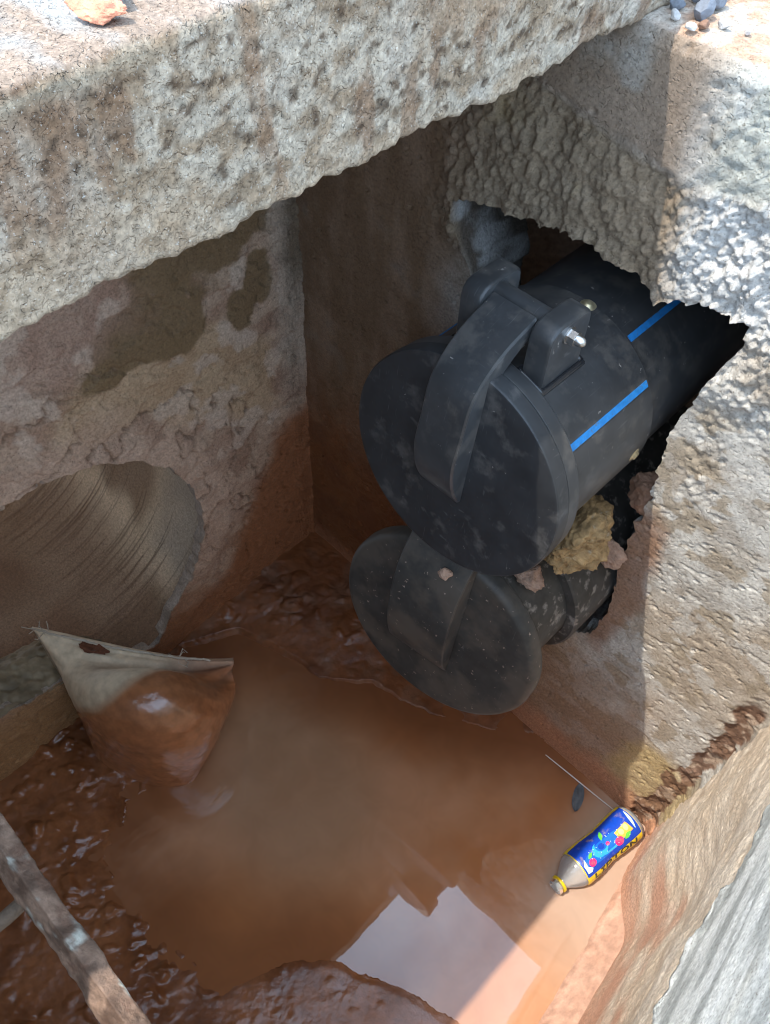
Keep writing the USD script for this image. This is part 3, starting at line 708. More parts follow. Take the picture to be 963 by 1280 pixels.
# debris on the slab and on the wall top
o = put("brick_chunk", rock((0.594, -0.660, 1.855), (0.019, 0.011, 0.008), 5, 4, 0.7, rot=0.6), "brick_orange")
tag(o.GetPrim(), "flat orange-red brick chunk lying on top of the slab", "brick chunk")
o = put("pebble", rock((0.572, -0.640, 1.860), (0.020, 0.014, 0.010), 6), "stone_brown")
tag(o.GetPrim(), "dark brown pebble on the slab behind the orange chunk, left of the lighter pebble", "pebble")
o = put("pebble", rock((0.593, -0.590, 1.859), (0.013, 0.011, 0.009), 7), "stone_brown")
tag(o.GetPrim(), "small brown pebble on the slab right of the orange chunk", "pebble")
for (x, yy, r3, ma, lab, sd) in [
        (0.697, 0.045, (0.020, 0.014, 0.016), "stone_grey", "largest blue-grey angular stone on the sunlit wall top", 11),
        (0.676, 0.020, (0.011, 0.008, 0.008), "stone_pale", "pale grey flat stone second from the slab on the wall top", 12),
        (0.704, 0.010, (0.010, 0.007, 0.006), "stone_pale", "small pale stone at the very edge of the wall top", 13),
        (0.662, 0.045, (0.013, 0.012, 0.010), "stone_grey", "dark grey stone nearest the slab on the wall top", 14),
        (0.712, 0.022, (0.010, 0.008, 0.008), "stone_brown", "little brown stone in front of the largest blue-grey one", 15),
        (0.727, 0.040, (0.010, 0.010, 0.009), "stone_pale", "whitish stone touching the right side of the largest blue-grey one", 16),
        (0.690, 0.085, (0.020, 0.014, 0.015), "stone_grey", "dark stone behind the largest blue-grey one at the top edge", 17),
        (0.752, 0.050, (0.007, 0.005, 0.005), "stone_pale", "tiny pale pebble lying apart in the sun on the wall top", 18),
        (0.668, 0.082, (0.016, 0.012, 0.012), "stone_grey", "dark angular stone against the slab end on the wall top", 19)]:
    o = put("gravel_stone", rock((x - 0.016, yy - 0.004, 1.688 + r3[2] * 0.6), tuple(0.75 * k_ for k_ in r3), sd, 3, 0.35, 10, sd), ma)
    tag(o.GetPrim(), lab, "stone", "loose stones on the wall top")

# ------------------------------------------------------------------ concrete pipe behind the round opening
na, nl = 380, 460
ang = np.linspace(0, 2 * np.pi, na); lx = np.concatenate([np.linspace(-0.012, -0.75, nl - 40), np.linspace(-0.76, -1.15, 40)])
A, X = np.meshgrid(ang, lx, indexing="ij")
a_, x_ = A.ravel(), X.ravel()
rr = 0.408
c3 = np.column_stack([x_ * 1.0, a_ * rr, 0 * a_])
wob = N(np.column_stack([x_ * 6, a_ * rr * 2.2, 0 * a_]), 1.0, 121, 3)
dg0 = np.degrees((a_ + np.pi) % (2 * np.pi) - np.pi)
line = np.zeros(len(a_))
rg = np.random.default_rng(17)
for k_ in range(46):
    x_i, top, bot = -0.70 * rg.random() - 0.03, -20 - 40 * rg.random(), -62 - 26 * rg.random()
    wv = 0.010 * (N(np.column_stack([dg0 / 16, np.full(len(dg0), k_), 0 * dg0]), 1.0, 300 + k_, 2) - 0.5)
    wd = (0.0014 + 0.0022 * rg.random()) * (0.5 + 1.2 * sstep(top, bot, dg0))
    line = np.maximum(line, (0.45 + 0.55 * rg.random()) * np.exp(-((x_ - x_i - 0.0006 * (dg0 + 60) - wv) / wd) ** 2) * sstep(top + 4, top - 6, dg0) * sstep(bot - 5, bot + 5, dg0))
hh = -0.0012 * line + 0.006 * (N(np.column_stack([x_, a_ * rr, 0 * a_]), 25, 123, 4) - 0.5)
rad = rr - hh * -1
vv = np.column_stack([x_, cy + rad * np.cos(a_), cz + rad * np.sin(a_)])
n2 = N(np.column_stack([x_, a_ * rr, 0 * a_]), (7, 5, 1), 124, 4)
deg_ = np.degrees((a_ + np.pi) % (2 * np.pi) - np.pi) + 22 * (n2 - 0.5)
xx_ = x_ + 0.16 * (n2 - 0.5)
c = lerp([0.68, 0.58, 0.47], [0.56, 0.47, 0.37], sstep(0.42, 0.62, n2))
c = lerp(c, [0.22, 0.145, 0.095], 0.85 * sstep(-44, -32, deg_) * sstep(-0.18, -0.30, xx_))  # shadow under the upper rim painted in as brown
c = lerp(c, [0.33, 0.30, 0.275], 0.8 * sstep(-50, -34, deg_) * sstep(-0.24, -0.12, xx_))
c = lerp(c, [0.17, 0.10, 0.06], 0.9 * sstep(-76, -88, deg_) * sstep(-0.30, -0.46, xx_))
c = lerp(c, [0.33, 0.17, 0.105], 0.6 * sstep(-74, -86, deg_) * sstep(-0.36, -0.26, xx_))
c = lerp(c, [0.16, 0.12, 0.07], 0.8 * sstep(-0.17, -0.11, xx_) * sstep(-48, -58, deg_))
c = lerp(c * [1.10, 0.98, 0.84], [0.075, 0.05, 0.032], 0.85 * line)
c = lerp(c, [0.20, 0.105, 0.06], 0.8 * sstep(-0.60, -0.92, np.sin(a_) + 0.3 * (n2 - 0.5)))
t = thing("concrete_pipe", "round concrete pipe with drip-streaked inside opening through the left wall", "pipe", (0, cy, cz))
put("barrel", (vv, grid_faces(na, nl)), "concrete", t, c, np.full(len(vv), 0.6))
cap = trimesh.creation.cylinder(radius=0.43, height=0.03, sections=48)
put("end_wall", at(cap, frame((-1.16, cy, cz), (0, 0, 1)) @ trimesh.transformations.rotation_matrix(np.pi / 2, [0, 1, 0])), "soil", t, smooth=False)
# earth lying in the pipe mouth
A, B = np.meshgrid(np.linspace(-0.40, 0.40, 160), np.linspace(-0.9, -0.003, 180), indexing="ij")
a_, x_ = cy + A.ravel(), B.ravel()
q = np.column_stack([a_, x_])
zz = np.interp(a_, [-1.12, -0.97, -0.88, -0.79, -0.72, -0.64, -0.55, -0.35], [0.285, 0.26, 0.24, 0.22, 0.16, 0.06, -0.06, -0.20]) - 0.012 - 0.30 * sstep(-0.10, -0.40, x_)
zz += 0.03 * (N(pts(q), 14, 131, 4) - 0.5) + lumps(q, 0.028, 0.012, 132) + lumps(q, 0.012, 0.005, 133)
n2 = N(pts(q), 20, 134, 4)
c = lerp([0.13, 0.095, 0.055], [0.22, 0.165, 0.10], sstep(0.38, 0.6, n2))
o = put("pipe_silt", (np.column_stack([x_, a_, zz]), grid_faces(160, 180)), "mud", "/World", c, np.full(len(a_), 0.7))
tag(o.GetPrim(), "lumpy olive-brown earth lying in the round pipe mouth", "earth", kind="stuff")

# ------------------------------------------------------------------ mud floor and water
POOL = Polygon([(0.0, -0.50), (0.07, -0.36), (0.20, -0.31), (0.34, -0.30), (0.448, -0.20), (0.62, -0.16), (0.8, -0.05), (0.9, 0.05), (1.205, 0.03), (1.262, -0.46), (1.285, -0.60), (1.17, -0.62), (1.12, -0.635), (1.0, -0.678), (0.93, -0.708), (0.875, -0.735), (0.81, -0.79), (0.76, -0.88), (0.70, -0.95), (0.62, -0.955), (0.50, -0.945), (0.40, -0.985), (0.33, -0.97), (0.30, -0.90), (0.25, -0.86), (0.27, -0.78), (0.15, -0.70)])
mx, my = np.arange(-0.05, 1.46, 0.0042), np.arange(-1.74, 0.08, 0.0042)
A, B = np.meshgrid(mx, my, indexing="ij")
q = np.column_stack([A.ravel(), B.ravel()])
shapely.prepare(POOL)
ins = shapely.contains_xy(POOL, q[:, 0], q[:, 1])
bd = np.array(POOL.exterior.segmentize(0.004).coords)
sd = cKDTree(bd).query(q)[0] * np.where(ins, 1, -1)
w = N(pts(q), 12, 141, 4) - 0.5
sd = sd + 0.030 * w + 0.009 * (N(pts(q), 45, 159, 3) - 0.5)
wall_x = q[:, 0] - (1.205 - 0.11 * q[:, 1])
corner = np.exp(-(np.hypot(q[:, 0], q[:, 1]) / 0.36) ** 2)
near = sstep(-0.55, -0.66, q[:, 1])
right = sstep(-0.012, 0.008, wall_x + 0.02 * w)
base = np.where(sd > 0, -0.05 * sstep(-0.012, 0.05, sd), 0.016 * sstep(0, -0.16, sd))
base = base + 0.05 * corner + right * (0.014 + 0.07 * sstep(0.0, 0.09, wall_x)) - 0.0 * sd
base += (0.02 - 0.012 * near) * (N(pts(q), 9, 142, 3) - 0.5)
lm = np.clip(near + corner * 1.5, 0, 1) * (1 - 0.9 * sstep(0.92, 1.06, q[:, 0]))
lm = lm * sstep(0.02, -0.05, sd) * (1 - 0.75 * sstep(0.70, 0.80, q[:, 0]))
wp = q + 0.05 * (np.column_stack([N(pts(q), 22, 152, 3), N(pts(q), 22, 153, 3)]) - 0.5)
bil = lambda sc, sd_: np.abs(N(pts(wp), sc, sd_, 3) - 0.5) * 2
clod = lumps(wp, 0.050, 0.016, 143, 0.1, 0.55, 0.45)
patch = sstep(0.35, 0.62, N(pts(q), 6, 156, 3))
nearq = sstep(0.70, 0.80, q[:, 0]) * sstep(-1.05, -0.95, q[:, 1]) * (1 - right) * near
flat = np.where(sd > 0, base, 0.0035 * sstep(0.0, -0.02, sd) + 0.003 * (N(pts(q), 26, 150, 4) - 0.5))
base = base * (1 - nearq) + flat * nearq
clod = clod * (0.35 + 1.3 * N(pts(q), 34, 160, 3)) * (1 - (q[:, 0] > 0.72) * (q[:, 1] > -0.80))
clod2 = (0.35 + 1.3 * N(pts(q), 60, 161, 3)) * lumps(wp, 0.026, 0.009, 144, 0.1, 0.6, 0.5)
h = base + lm * ((0.15 + 0.85 * patch) * (0.9 * clod + 0.8 * clod2 + 0.012 * bil(13, 154)) + 0.003 * bil(34, 157) + 0.003 * (N(pts(wp), 95, 145, 3) - 0.5) - 0.004)
h += sstep(0.005, 0.03, wall_x) * (0.010 * (N(pts(q), 24, 162, 4) - 0.5) + lumps(q, 0.06, 0.008, 163, 0.1, 0.4, 0.35))
h += 0.006 * (1 - lm) * lumps(q, 0.035, 0.5, 146, 0.1, 0.35, 0.3) * (sd < 0.02)
n1, n2 = N(pts(q), 8, 147, 4), N(pts(q), 30, 148, 4)
c = lerp([0.135, 0.046, 0.016], [0.215, 0.080, 0.030], sstep(0.35, 0.65, n1))
c = lerp(c, [0.20, 0.105, 0.062], 0.5 * sstep(0.52, 0.66, n2) * (1 - near))
c = lerp(c, lerp([0.45, 0.245, 0.165], [0.54, 0.34, 0.25], n2), 0.92 * sstep(-0.03, 0.005, wall_x + 0.25 * w * (q[:, 1] < -0.3)))
c = lerp(c, [0.36, 0.175, 0.105], 0.7 * sstep(0.95, 1.12, q[:, 0]) * sstep(-0.45, -0.6, q[:, 1]))  # sunlit patch of mud, its brightness painted into the colour
wet = np.clip(0.29 + 0.5 * (N(pts(q), 11, 158, 3) - 0.5) + 0.35 * sstep(-0.05, 0.0, wall_x) + 0.15 * (1 - near), 0.12, 0.95)
o = put("mud_floor", (np.column_stack([q, h]), grid_faces(len(mx), len(my))), "mud", "/World", c, wet)
tag(o.GetPrim(), "wet red-brown mud covering the pit floor", "mud", kind="structure")
gx, gy = np.linspace(-0.04, 1.40, 190), np.linspace(-1.73, 0.06, 230)
A, B = np.meshgrid(gx, gy, indexing="ij")
qw = np.column_stack([A.ravel(), B.ravel()])
sw = cKDTree(bd).query(qw)[0] * np.where(shapely.contains_xy(POOL, qw[:, 0], qw[:, 1]), 1, -1) + 0.06 * (N(pts(qw), 9, 201, 4) - 0.5)
silt = N(pts(qw), 3.2, 202, 4)
cw = lerp([0.33, 0.135, 0.052], [0.385, 0.198, 0.106], sstep(0.38, 0.62, silt))
cw = lerp(cw, [0.32, 0.195, 0.115], 0.8 * blob(qw, 0.50, -0.55, 0.26, 0.20, silt - 0.5, 0.5))       # deepest, greyer middle
cw = lerp(cw, [0.37, 0.27, 0.20], 0.85 * sstep(-0.24, -0.10, qw[:, 0] - (1.205 - 0.11 * qw[:, 1]) + 0.1 * (silt - 0.5)) * sstep(-0.5, -0.25, qw[:, 1]))  # sky reflection beside the bottle painted in as a grey-beige strip
cw = lerp(cw * [1.07, 1.06, 1.08], [0.215, 0.084, 0.035], sstep(0.20, 0.015, sw) * (1 - sstep(0.95, 1.1, qw[:, 0])))
o = put("water", (np.column_stack([qw, np.zeros(len(qw))]), grid_faces(190, 230)), "water", "/World", cw)
tag(o.GetPrim(), "still muddy brown water standing on the pit floor", "water", kind="structure")

# ------------------------------------------------------------------ flap valves
def strip_on(x0, z0, r, deg, width, y0, y1, n=40):
    a = np.radians(deg) + np.linspace(-0.5, 0.5, 5) * width / r
    ys = np.linspace(y0, y1, n)
    A, Yy = np.meshgrid(a, ys, indexing="ij")
    o = np.column_stack([x0 + (r + 0.0012) * np.cos(A.ravel()), Yy.ravel(), z0 + (r + 0.0012) * np.sin(A.ravel())])
    i = np.column_stack([x0 + (r - 0.002) * np.cos(A.ravel()), Yy.ravel(), z0 + (r - 0.002) * np.sin(A.ravel())])
    f = grid_faces(5, n); idx = np.arange(5 * n).reshape(5, n)
    loop = np.concatenate([idx[0], idx[1:, -1], idx[-1, ::-1][1:], idx[1:-1, 0][::-1]])
    nx_ = np.roll(loop, -1); m = 5 * n
    side = np.stack([loop, nx_, nx_ + m, loop + m], -1)
    return np.vstack([o, i]), np.vstack([f[:, ::-1], f + m, side])


def lid_mesh(center, normal, R, thick, cham=0.006):
    """Round plate whose outer face is at center, looking along normal."""
    prof = [(0.0001, 0)] + [(R * k, 0) for k in (0.25, 0.5, 0.75, 0.9)] + [(R - cham, 0), (R - cham * 0.4, cham * 0.25), (R, cham), (R, thick - 0.004), (R - 0.003, thick), (R * 0.5, thick), (0.0001, thick)]
    m = lathe(prof, 128)
    v = np.array(m.vertices); rad = np.hypot(v[:, 0], v[:, 2])
    v[:, 1] += 0.0022 * (N(v, 9, 151, 3) - 0.5) * (v[:, 1] < 0.001) * (rad < R * 0.97)
    m.vertices = v
    return at(m, frame(center, -np.array(normal, float)))


def hexnut(T, r, hgt):
    pr = trimesh.creation.cylinder(radius=r, height=hgt, sections=6)
    return at(pr, T)


def ring_path(xa, xb, ya, yb, x0, z0, r, n=14):
    p = [(x, ya) for x in np.linspace(xa, xb, n)] + [(xb, y) for y in np.linspace(ya, yb, n)[1:]] + [(x, yb) for x in np.linspace(xb, xa, n)[1:]] + [(xa, y) for y in np.linspace(yb, ya, n)[1:-1]]
    return np.array([(x, y, z0 + math.sqrt(r * r - (x - x0) ** 2) + 0.001) for x, y in p])


# upper valve
x0, z0 = 0.660, 1.145
t = thing("flap_valve", "upper black plastic flap valve with blue stripes, hinged lid and bolted hinge", "flap valve", (x0, -0.2, z0 - 0.2), "black flap valves on the outlet pipes")
put("pipe", at(lathe([(0.1625, -0.03), (0.1625, 0.42), (0.145, 0.42), (0.145, -0.02)], 128), frame((x0, 0, z0), (0, 1, 0))), "plastic", t)
body = lathe([(0.150, -0.235), (0.168, -0.235), (0.171, -0.232), (0.171, -0.025), (0.1705, -0.021), (0.168, -0.019), (0.160, -0.018)], 128)
put("body", at(body, frame((x0, 0, z0), (0, 1, 0))), "plastic", t, smooth=40)
nrm = np.array([0.02, -1, 0.094]); nrm /= np.linalg.norm(nrm)
C1 = np.array([0.661, -0.291, 1.148])
put("flap_disc", lid_mesh(C1, nrm, 0.1895, 0.030, 0.004), "plastic_lid", t, smooth=35)
put("seat_flange", lid_mesh(C1 - nrm * 0.0292, nrm, 0.1880, 0.028, 0.001), "plastic", t, smooth=35)
arm = [(-0.188, 1.391), (-0.204, 1.385), (-0.241, 1.372), (-0.279, 1.346), (-0.305, 1.310), (-0.315, 1.258), (-0.325, 1.205), (-0.320, 1.150), (-0.2990, 1.100), (-0.288, 1.100), (-0.282, 1.20), (-0.274, 1.26), (-0.262, 1.305), (-0.246, 1.326), (-0.228, 1.341), (-0.205, 1.356), (-0.188, 1.362)]
from scipy.interpolate import CubicSpline


def fair(p, n):
    p = np.array(p); d = np.concatenate([[0], np.cumsum(np.linalg.norm(np.diff(p, axis=0), axis=1))])
    return [tuple(x) for x in CubicSpline(d, p)(np.linspace(0, d[-1], n))]


arm = fair(arm[:9], 40) + fair(arm[9:], 30)
put("hinge_arm", prism(arm, 0.615, 0.691, 0.003), "plastic", t, smooth=32)
sc = at(lathe([(0.0001, 0), (0.0035, 0.0005), (0.0045, 0.002), (0.0045, 0.006)], 16), frame((0.652, -0.302, 1.116), (0, 1, 0)))
put("arm_screw", sc, "steel", t)
lug = [(-0.209, 1.255), (-0.120, 1.255), (-0.119, 1.32), (-0.118, 1.376), (-0.120, 1.388), (-0.128, 1.396), (-0.140, 1.399), (-0.186, 1.399), (-0.198, 1.395), (-0.206, 1.386), (-0.209, 1.374), (-0.209, 1.32)]
put("hinge_lug", prism(lug, 0.695, 0.730, 0.004), "plastic", t, smooth=40)
put("hinge_lug", prism(lug, 0.576, 0.611, 0.004), "plastic", t, smooth=40)
put("hinge_barrel", at(trimesh.creation.cylinder(radius=0.0175, height=0.092, sections=40), frame((0.653, -0.168, 1.376), (0, 1, 0)) @ trimesh.transformations.rotation_matrix(np.pi / 2, [0, 1, 0])), "plastic", t, smooth=40)
put("weld_bead", tube(ring_path(0.692, 0.734, -0.209, -0.118, x0, z0, 0.171), 0.0050, 8, True), "weld", t)
put("weld_bead", tube(ring_path(0.572, 0.614, -0.209, -0.118, x0, z0, 0.171), 0.0050, 8, True), "weld", t)
TX = frame((0.7305, -0.170, 1.378), (0, 1, 0)) @ trimesh.transformations.rotation_matrix(np.pi / 2, [0, 1, 0])
wsh = trimesh.creation.cylinder(radius=0.0125, height=0.003, sections=24)
put("washer", at(wsh, trimesh.transformations.translation_matrix([0.001, 0, 0]) @ TX), "steel", t, smooth=40)
put("hinge_nut", hexnut(trimesh.transformations.translation_matrix([0.008, 0, 0]) @ TX, 0.0105, 0.011), "steel", t, smooth=False)
dm = lathe([(0.0001, -0.0145), (0.003, -0.014), (0.0058, -0.0115), (0.0075, -0.008), (0.0078, 0.0)], 24)
put("bolt_end", at(dm, frame((0.743, -0.170, 1.378), (-1, 0, 0))), "steel", t)
sq = lathe([(0.0001, -0.003), (0.0065, -0.003), (0.007, 0.0), (0.0115, 0.0012), (0.0135, 0.003), (0.0135, 0.008)], 24)
for deg, yy in ((85.0, -0.028), (-5.0, -0.050)):
    a = math.radians(deg); dr = np.array([math.cos(a), 0, math.sin(a)])
    put("body_screw", at(sq, frame(np.array([x0, yy, z0]) + dr * 0.1725, -dr, (0, 1, 0.1))), "brass", t)
put("blue_stripe", strip_on(x0, z0, 0.171, 35.4, 0.0105, -0.226, -0.026), "blue_stripe", t, smooth=False)
put("blue_stripe", strip_on(x0, z0, 0.171, 144.2, 0.0105, -0.226, -0.026), "blue_stripe", t, smooth=False)
put("blue_stripe", strip_on(x0, z0, 0.1625, 58.7, 0.0105, -0.010, 0.30), "blue_stripe", t, smooth=False)

# lower valve
x1, z1 = 0.681, 0.699
t = thing("flap_valve", "lower muddy black flap valve with splashed lid under the upper one", "flap valve", (x1, -0.2, z1 - 0.2), "black flap valves on the outlet pipes")
put("pipe", at(lathe([(0.165, -0.1035), (0.184, -0.1035), (0.188, -0.099), (0.188, 0.40), (0.170, 0.40), (0.166, -0.06)], 128), frame((x1, 0, z1), (0, 1, 0))), "plastic_splashed", t, smooth=40)
put("body", at(lathe([(0.150, -0.26), (0.162, -0.26), (0.164, -0.257), (0.164, -0.09), (0.15, -0.08)], 128), frame((x1, 0, z1), (0, 1, 0))), "plastic_splashed", t, smooth=40)
nrm2 = np.array([0.12, -1, 0.158]); nrm2 /= np.linalg.norm(nrm2)
C2 = np.array([x1, -0.294, z1])
put("flap_disc", lid_mesh(C2, nrm2, 0.2128, 0.034, 0.012), "plastic_dusty", t, smooth=35)
T2 = frame(C2, -nrm2)
prof2 = [(-0.012, 0.235), (-0.030, 0.205), (-0.0455, 0.16), (-0.051, 0.10), (-0.048, 0.04), (-0.036, -0.02), (-0.018, -0.066), (0.001, -0.094), (0.004, -0.06), (0.004, 0.10), (0.005, 0.20), (0.012, 0.235)]
prof2 = fair(prof2[:8], 36) + fair(prof2[8:], 12)
put("hinge_arm", at(prism(prof2, -0.083, 0.047, 0.003), T2), "plastic_dusty", t, smooth=32)
put("hinge_barrel", at(trimesh.creation.cylinder(radius=0.019, height=0.15, sections=32), T2 @ trimesh.transformations.translation_matrix([-0.018, 0.004, 0.235]) @ trimesh.transformations.rotation_matrix(np.pi / 2, [0, 1, 0])), "plastic_dusty", t, smooth=40)

# rubble wedged between the valves
o = put("stone", rock((0.803, -0.090, 0.945), (0.072, 0.098, 0.058), 21, 5, 0.8, 14, 0.4), "stone_yellow")
tag(o.GetPrim(), "rough yellow-ochre stone wedged between the two black pipes", "stone")
for (p, r3, ma, lab, sd, nm, cat) in [
        ((0.775, -0.165, 0.853), (0.030, 0.024, 0.016), "mortar_lump", "pinkish mortar crumb lying on the lower valve's body", 22, "mortar_lump", "mortar"),
        ((0.815, -0.055, 0.872), (0.024, 0.016, 0.014), "brick_red", "small red brick fragment under the yellow stone", 23, "brick_fragment", "brick fragment"),
        ((0.845, -0.022, 0.850), (0.030, 0.022, 0.026), "mortar_lump", "brown mortar lump at the broken wall edge below the yellow stone", 24, "mortar_lump", "mortar"),
        ((0.690, -0.300, 0.908), (0.014, 0.010, 0.008), "mortar_lump", "tiny crumb of dried mortar on the lower valve's hinge strap", 25, "mortar_lump", "mortar"),
        ((0.850, 0.03, 0.985), (0.035, 0.03, 0.045), "stone_brown", "dark brown stone in the gap right of the yellow one", 26, "stone", "stone")]:
    o = put(nm, rock(p, r3, sd, 4, 0.7), ma)
    tag(o.GetPrim(), lab, cat)

# ------------------------------------------------------------------ sack
CT = np.array([[(-0.128, -0.789, 0.300), (-0.001, -0.700, 0.285), (0.130, -0.594, 0.250), (0.223, -0.474, 0.200)],
               [(-0.034, -0.799, 0.250), (0.097, -0.745, 0.300), (0.222, -0.642, 0.288), (0.270, -0.517, 0.170)],
               [(0.048, -0.819, 0.140), (0.166, -0.766, 0.268), (0.288, -0.683, 0.272), (0.285, -0.565, 0.090)],
               [(0.098, -0.845, 0.010), (0.203, -0.822, -0.012), (0.300, -0.752, -0.02), (0.303, -0.690, -0.012)]])
nu, nv = 110, 130
ug = np.linspace(0, 3, nu); vg = np.linspace(0, 3, nv)
S3 = np.stack([RectBivariateSpline(range(4), range(4), CT[..., k_], kx=3, ky=3)(ug, vg) for k_ in range(3)], -1)
U, V = np.meshgrid(ug / 3, vg / 3, indexing="ij")
nrmS = np.cross(np.gradient(S3, axis=1), np.gradient(S3, axis=0)); nrmS /= np.linalg.norm(nrmS, axis=-1, keepdims=True)
if nrmS[nu // 2, nv // 2, 2] < 0:
    nrmS = -nrmS
uv3 = np.stack([U * 1.0, V * 1.0, 0 * U], -1)
inner = (16 * U * (1 - U) * V * (1 - V)) ** 0.5
# folds fan out from the gathered right corner and run along the mouth
fan = np.arctan2(U - 0.02, 1.05 - V)
fold = 0.008 * np.sin(9 * fan + 3 * N(uv3, 3, 161, 3)) * sstep(0.0, 0.35, V) * (1 - sstep(0.35, 0.75, U)) * sstep(0.03, 0.14, U)
fold += 0.018 * (N(uv3, (5, 2.2, 1), 162, 3) - 0.5) * inner + 0.004 * (N(uv3, (22, 9, 1), 163, 3) - 0.5)
hem = 0.006 * np.exp(-((U - 0.045) / 0.02) ** 2)
puff = 0.060 * np.clip(np.sin(np.pi * np.clip(U * 0.62 + 0.38 * U ** 2, 0, 1)), 0, 1) ** 0.8 * np.sin(np.pi * V) ** 0.8 * (0.35 + 0.65 * sstep(0.1, 0.6, U))
Sf = S3 + nrmS * (fold + hem + puff)[..., None]
Sb = S3 - np.array([0.35, 0.1, 1.0]) * (0.012 + 0.22 * inner ** 0.7 * 0.5)[..., None]
front = Sf.reshape(-1, 3); back = Sb.reshape(-1, 3)
fF = grid_faces(nu, nv); idx = np.arange(nu * nv).reshape(nu, nv)
loop = np.concatenate([idx[0], idx[1:, -1], idx[-1, ::-1][1:], idx[1:-1, 0][::-1]]); nxt = np.roll(loop, -1); off = nu * nv
side = np.stack([loop, nxt, nxt + off, loop + off], -1)
n1 = N(uv3, 3.5, 164, 4).ravel(); n2 = N(uv3, (14, 8, 1), 165, 4).ravel()
u_, v_ = U.ravel(), V.ravel()
bound = 0.63 - 0.52 * sstep(0.30, 0.88, v_) + 0.16 * (n1 - 0.5) - 0.12 * (v_ > 2)
mud_ = sstep(-0.05, 0.05, u_ - bound)
c = lerp([0.60, 0.46, 0.31], [0.70, 0.56, 0.40], n2)
c = lerp(c, [0.25, 0.155, 0.095], 0.8 * sstep(0.50, 0.64, n1) * sstep(0.25, 0.4, v_) * (1 - sstep(0.2, 0.4, u_)))
c = lerp(c, [0.30, 0.22, 0.135], 0.6 * sstep(0.2, 0.6, u_))
c = lerp(c, [0.31, 0.155, 0.09], 0.75 * sstep(0.55, 0.8, v_) * (1 - sstep(0.35, 0.5, u_)))
c = lerp(c, lerp([0.23, 0.088, 0.036], [0.31, 0.13, 0.058], n2), mud_)
c = lerp(c, [0.16, 0.085, 0.05], 0.5 * np.clip(-fold.ravel() / 0.010, 0, 1) * (u_ < 0.5))  # crease shading painted into the hollows of the folds
wt = np.clip(0.75 - 0.6 * mud_ * sstep(0.3, 0.55, u_ + 0.2 * v_), 0.13, 1)
t = thing("sack", "muddy white woven sack slumped from the pipe mouth into the water", "sack", (0.1, -0.7, 0))
put("cloth", (np.vstack([front, back]), np.vstack([fF[:, ::-1], fF + off, side])), "sackcloth", t, np.vstack([c, c * 0.6]), np.concatenate([wt, wt]))
up = np.array([0, 0, 1.0])
edge_p = Sf[4, 4:-16:2] + nrmS[4, 4:-16:2] * 0.004
rng = np.random.default_rng(7)
put("seam_cord", tube(edge_p + 0.0012 * rng.normal(size=edge_p.shape), 0.0030, 6), "thread", t)
fr_ = []
for k_ in range(16):
    j = rng.choice([2, 5, 8, 12, 16, 92, 96, 100])
    p0 = Sf[rng.integers(0, 6), j]; dr = rng.normal(size=3) * [1, 1, 0.5]; dr /= np.linalg.norm(dr)
    L = 0.012 + 0.022 * rng.random()
    bend = rng.normal(size=3) * 0.006
    fr_.append(tube([p0, p0 + dr * L * 0.5 + bend + up * 0.006, p0 + dr * L + up * 0.003], 0.0011, 5))
for m_ in fr_:
    put("frayed_thread", m_, "thread", t)
# torn rag tied in the mouth
rp = Sf[9, 42] + up * 0.008
ra, th_ = np.meshgrid(np.linspace(0, 1, 18), np.linspace(0, 2 * np.pi, 26), indexing="ij")
rag_r = ra * (0.55 + 0.9 * N(np.stack([np.cos(th_), np.sin(th_), 0 * th_], -1), 1.7, 173, 3))
gq = np.column_stack([(rag_r * np.cos(th_)).ravel(), (rag_r * np.sin(th_)).ravel(), 0 * ra.ravel()])
along = Sf[9, 60] - Sf[9, 42]; along /= np.linalg.norm(along); cross_ = Sf[26, 46] - Sf[9, 42]; cross_ /= np.linalg.norm(cross_)
vv = rp + gq[:, :1] * along * 0.038 + gq[:, 1:2] * cross_ * (0.016 + 0.012 * N(gq, 2, 171, 3))[:, None] + up * (0.02 * (N(gq, 2.4, 172, 4) - 0.45))[:, None]
mat("rag", (0.13, 0.045, 0.022), rough=0.6, bumps=((200, 0.002, 0.6),), vary=0.4)
put("torn_patch", (vv, grid_faces(18, 26)), "rag", t)

# ------------------------------------------------------------------ drink bottle
B0, B1 = np.array([1.120, -0.276, 0.020]), np.array([1.158, -0.012, 0.020])
Lb = np.linalg.norm(B1 - B0)
TB = frame(B0, B1 - B0)
Rb = 0.0445


def body_r(s):
    """radius at distance s from the neck end"""
    return np.interp(s, [0, 0.012, 0.0125, 0.020, 0.026, 0.040, 0.058, 0.075, 0.11, 0.155, 0.19, 0.225, 0.250, 0.258, 0.2662], [0.0165, 0.0165, 0.0150, 0.0150, 0.0175, 0.028, 0.0385, 0.0435, 0.0435, 0.0392, 0.0418, 0.0445, 0.0440, 0.041, 0.030])


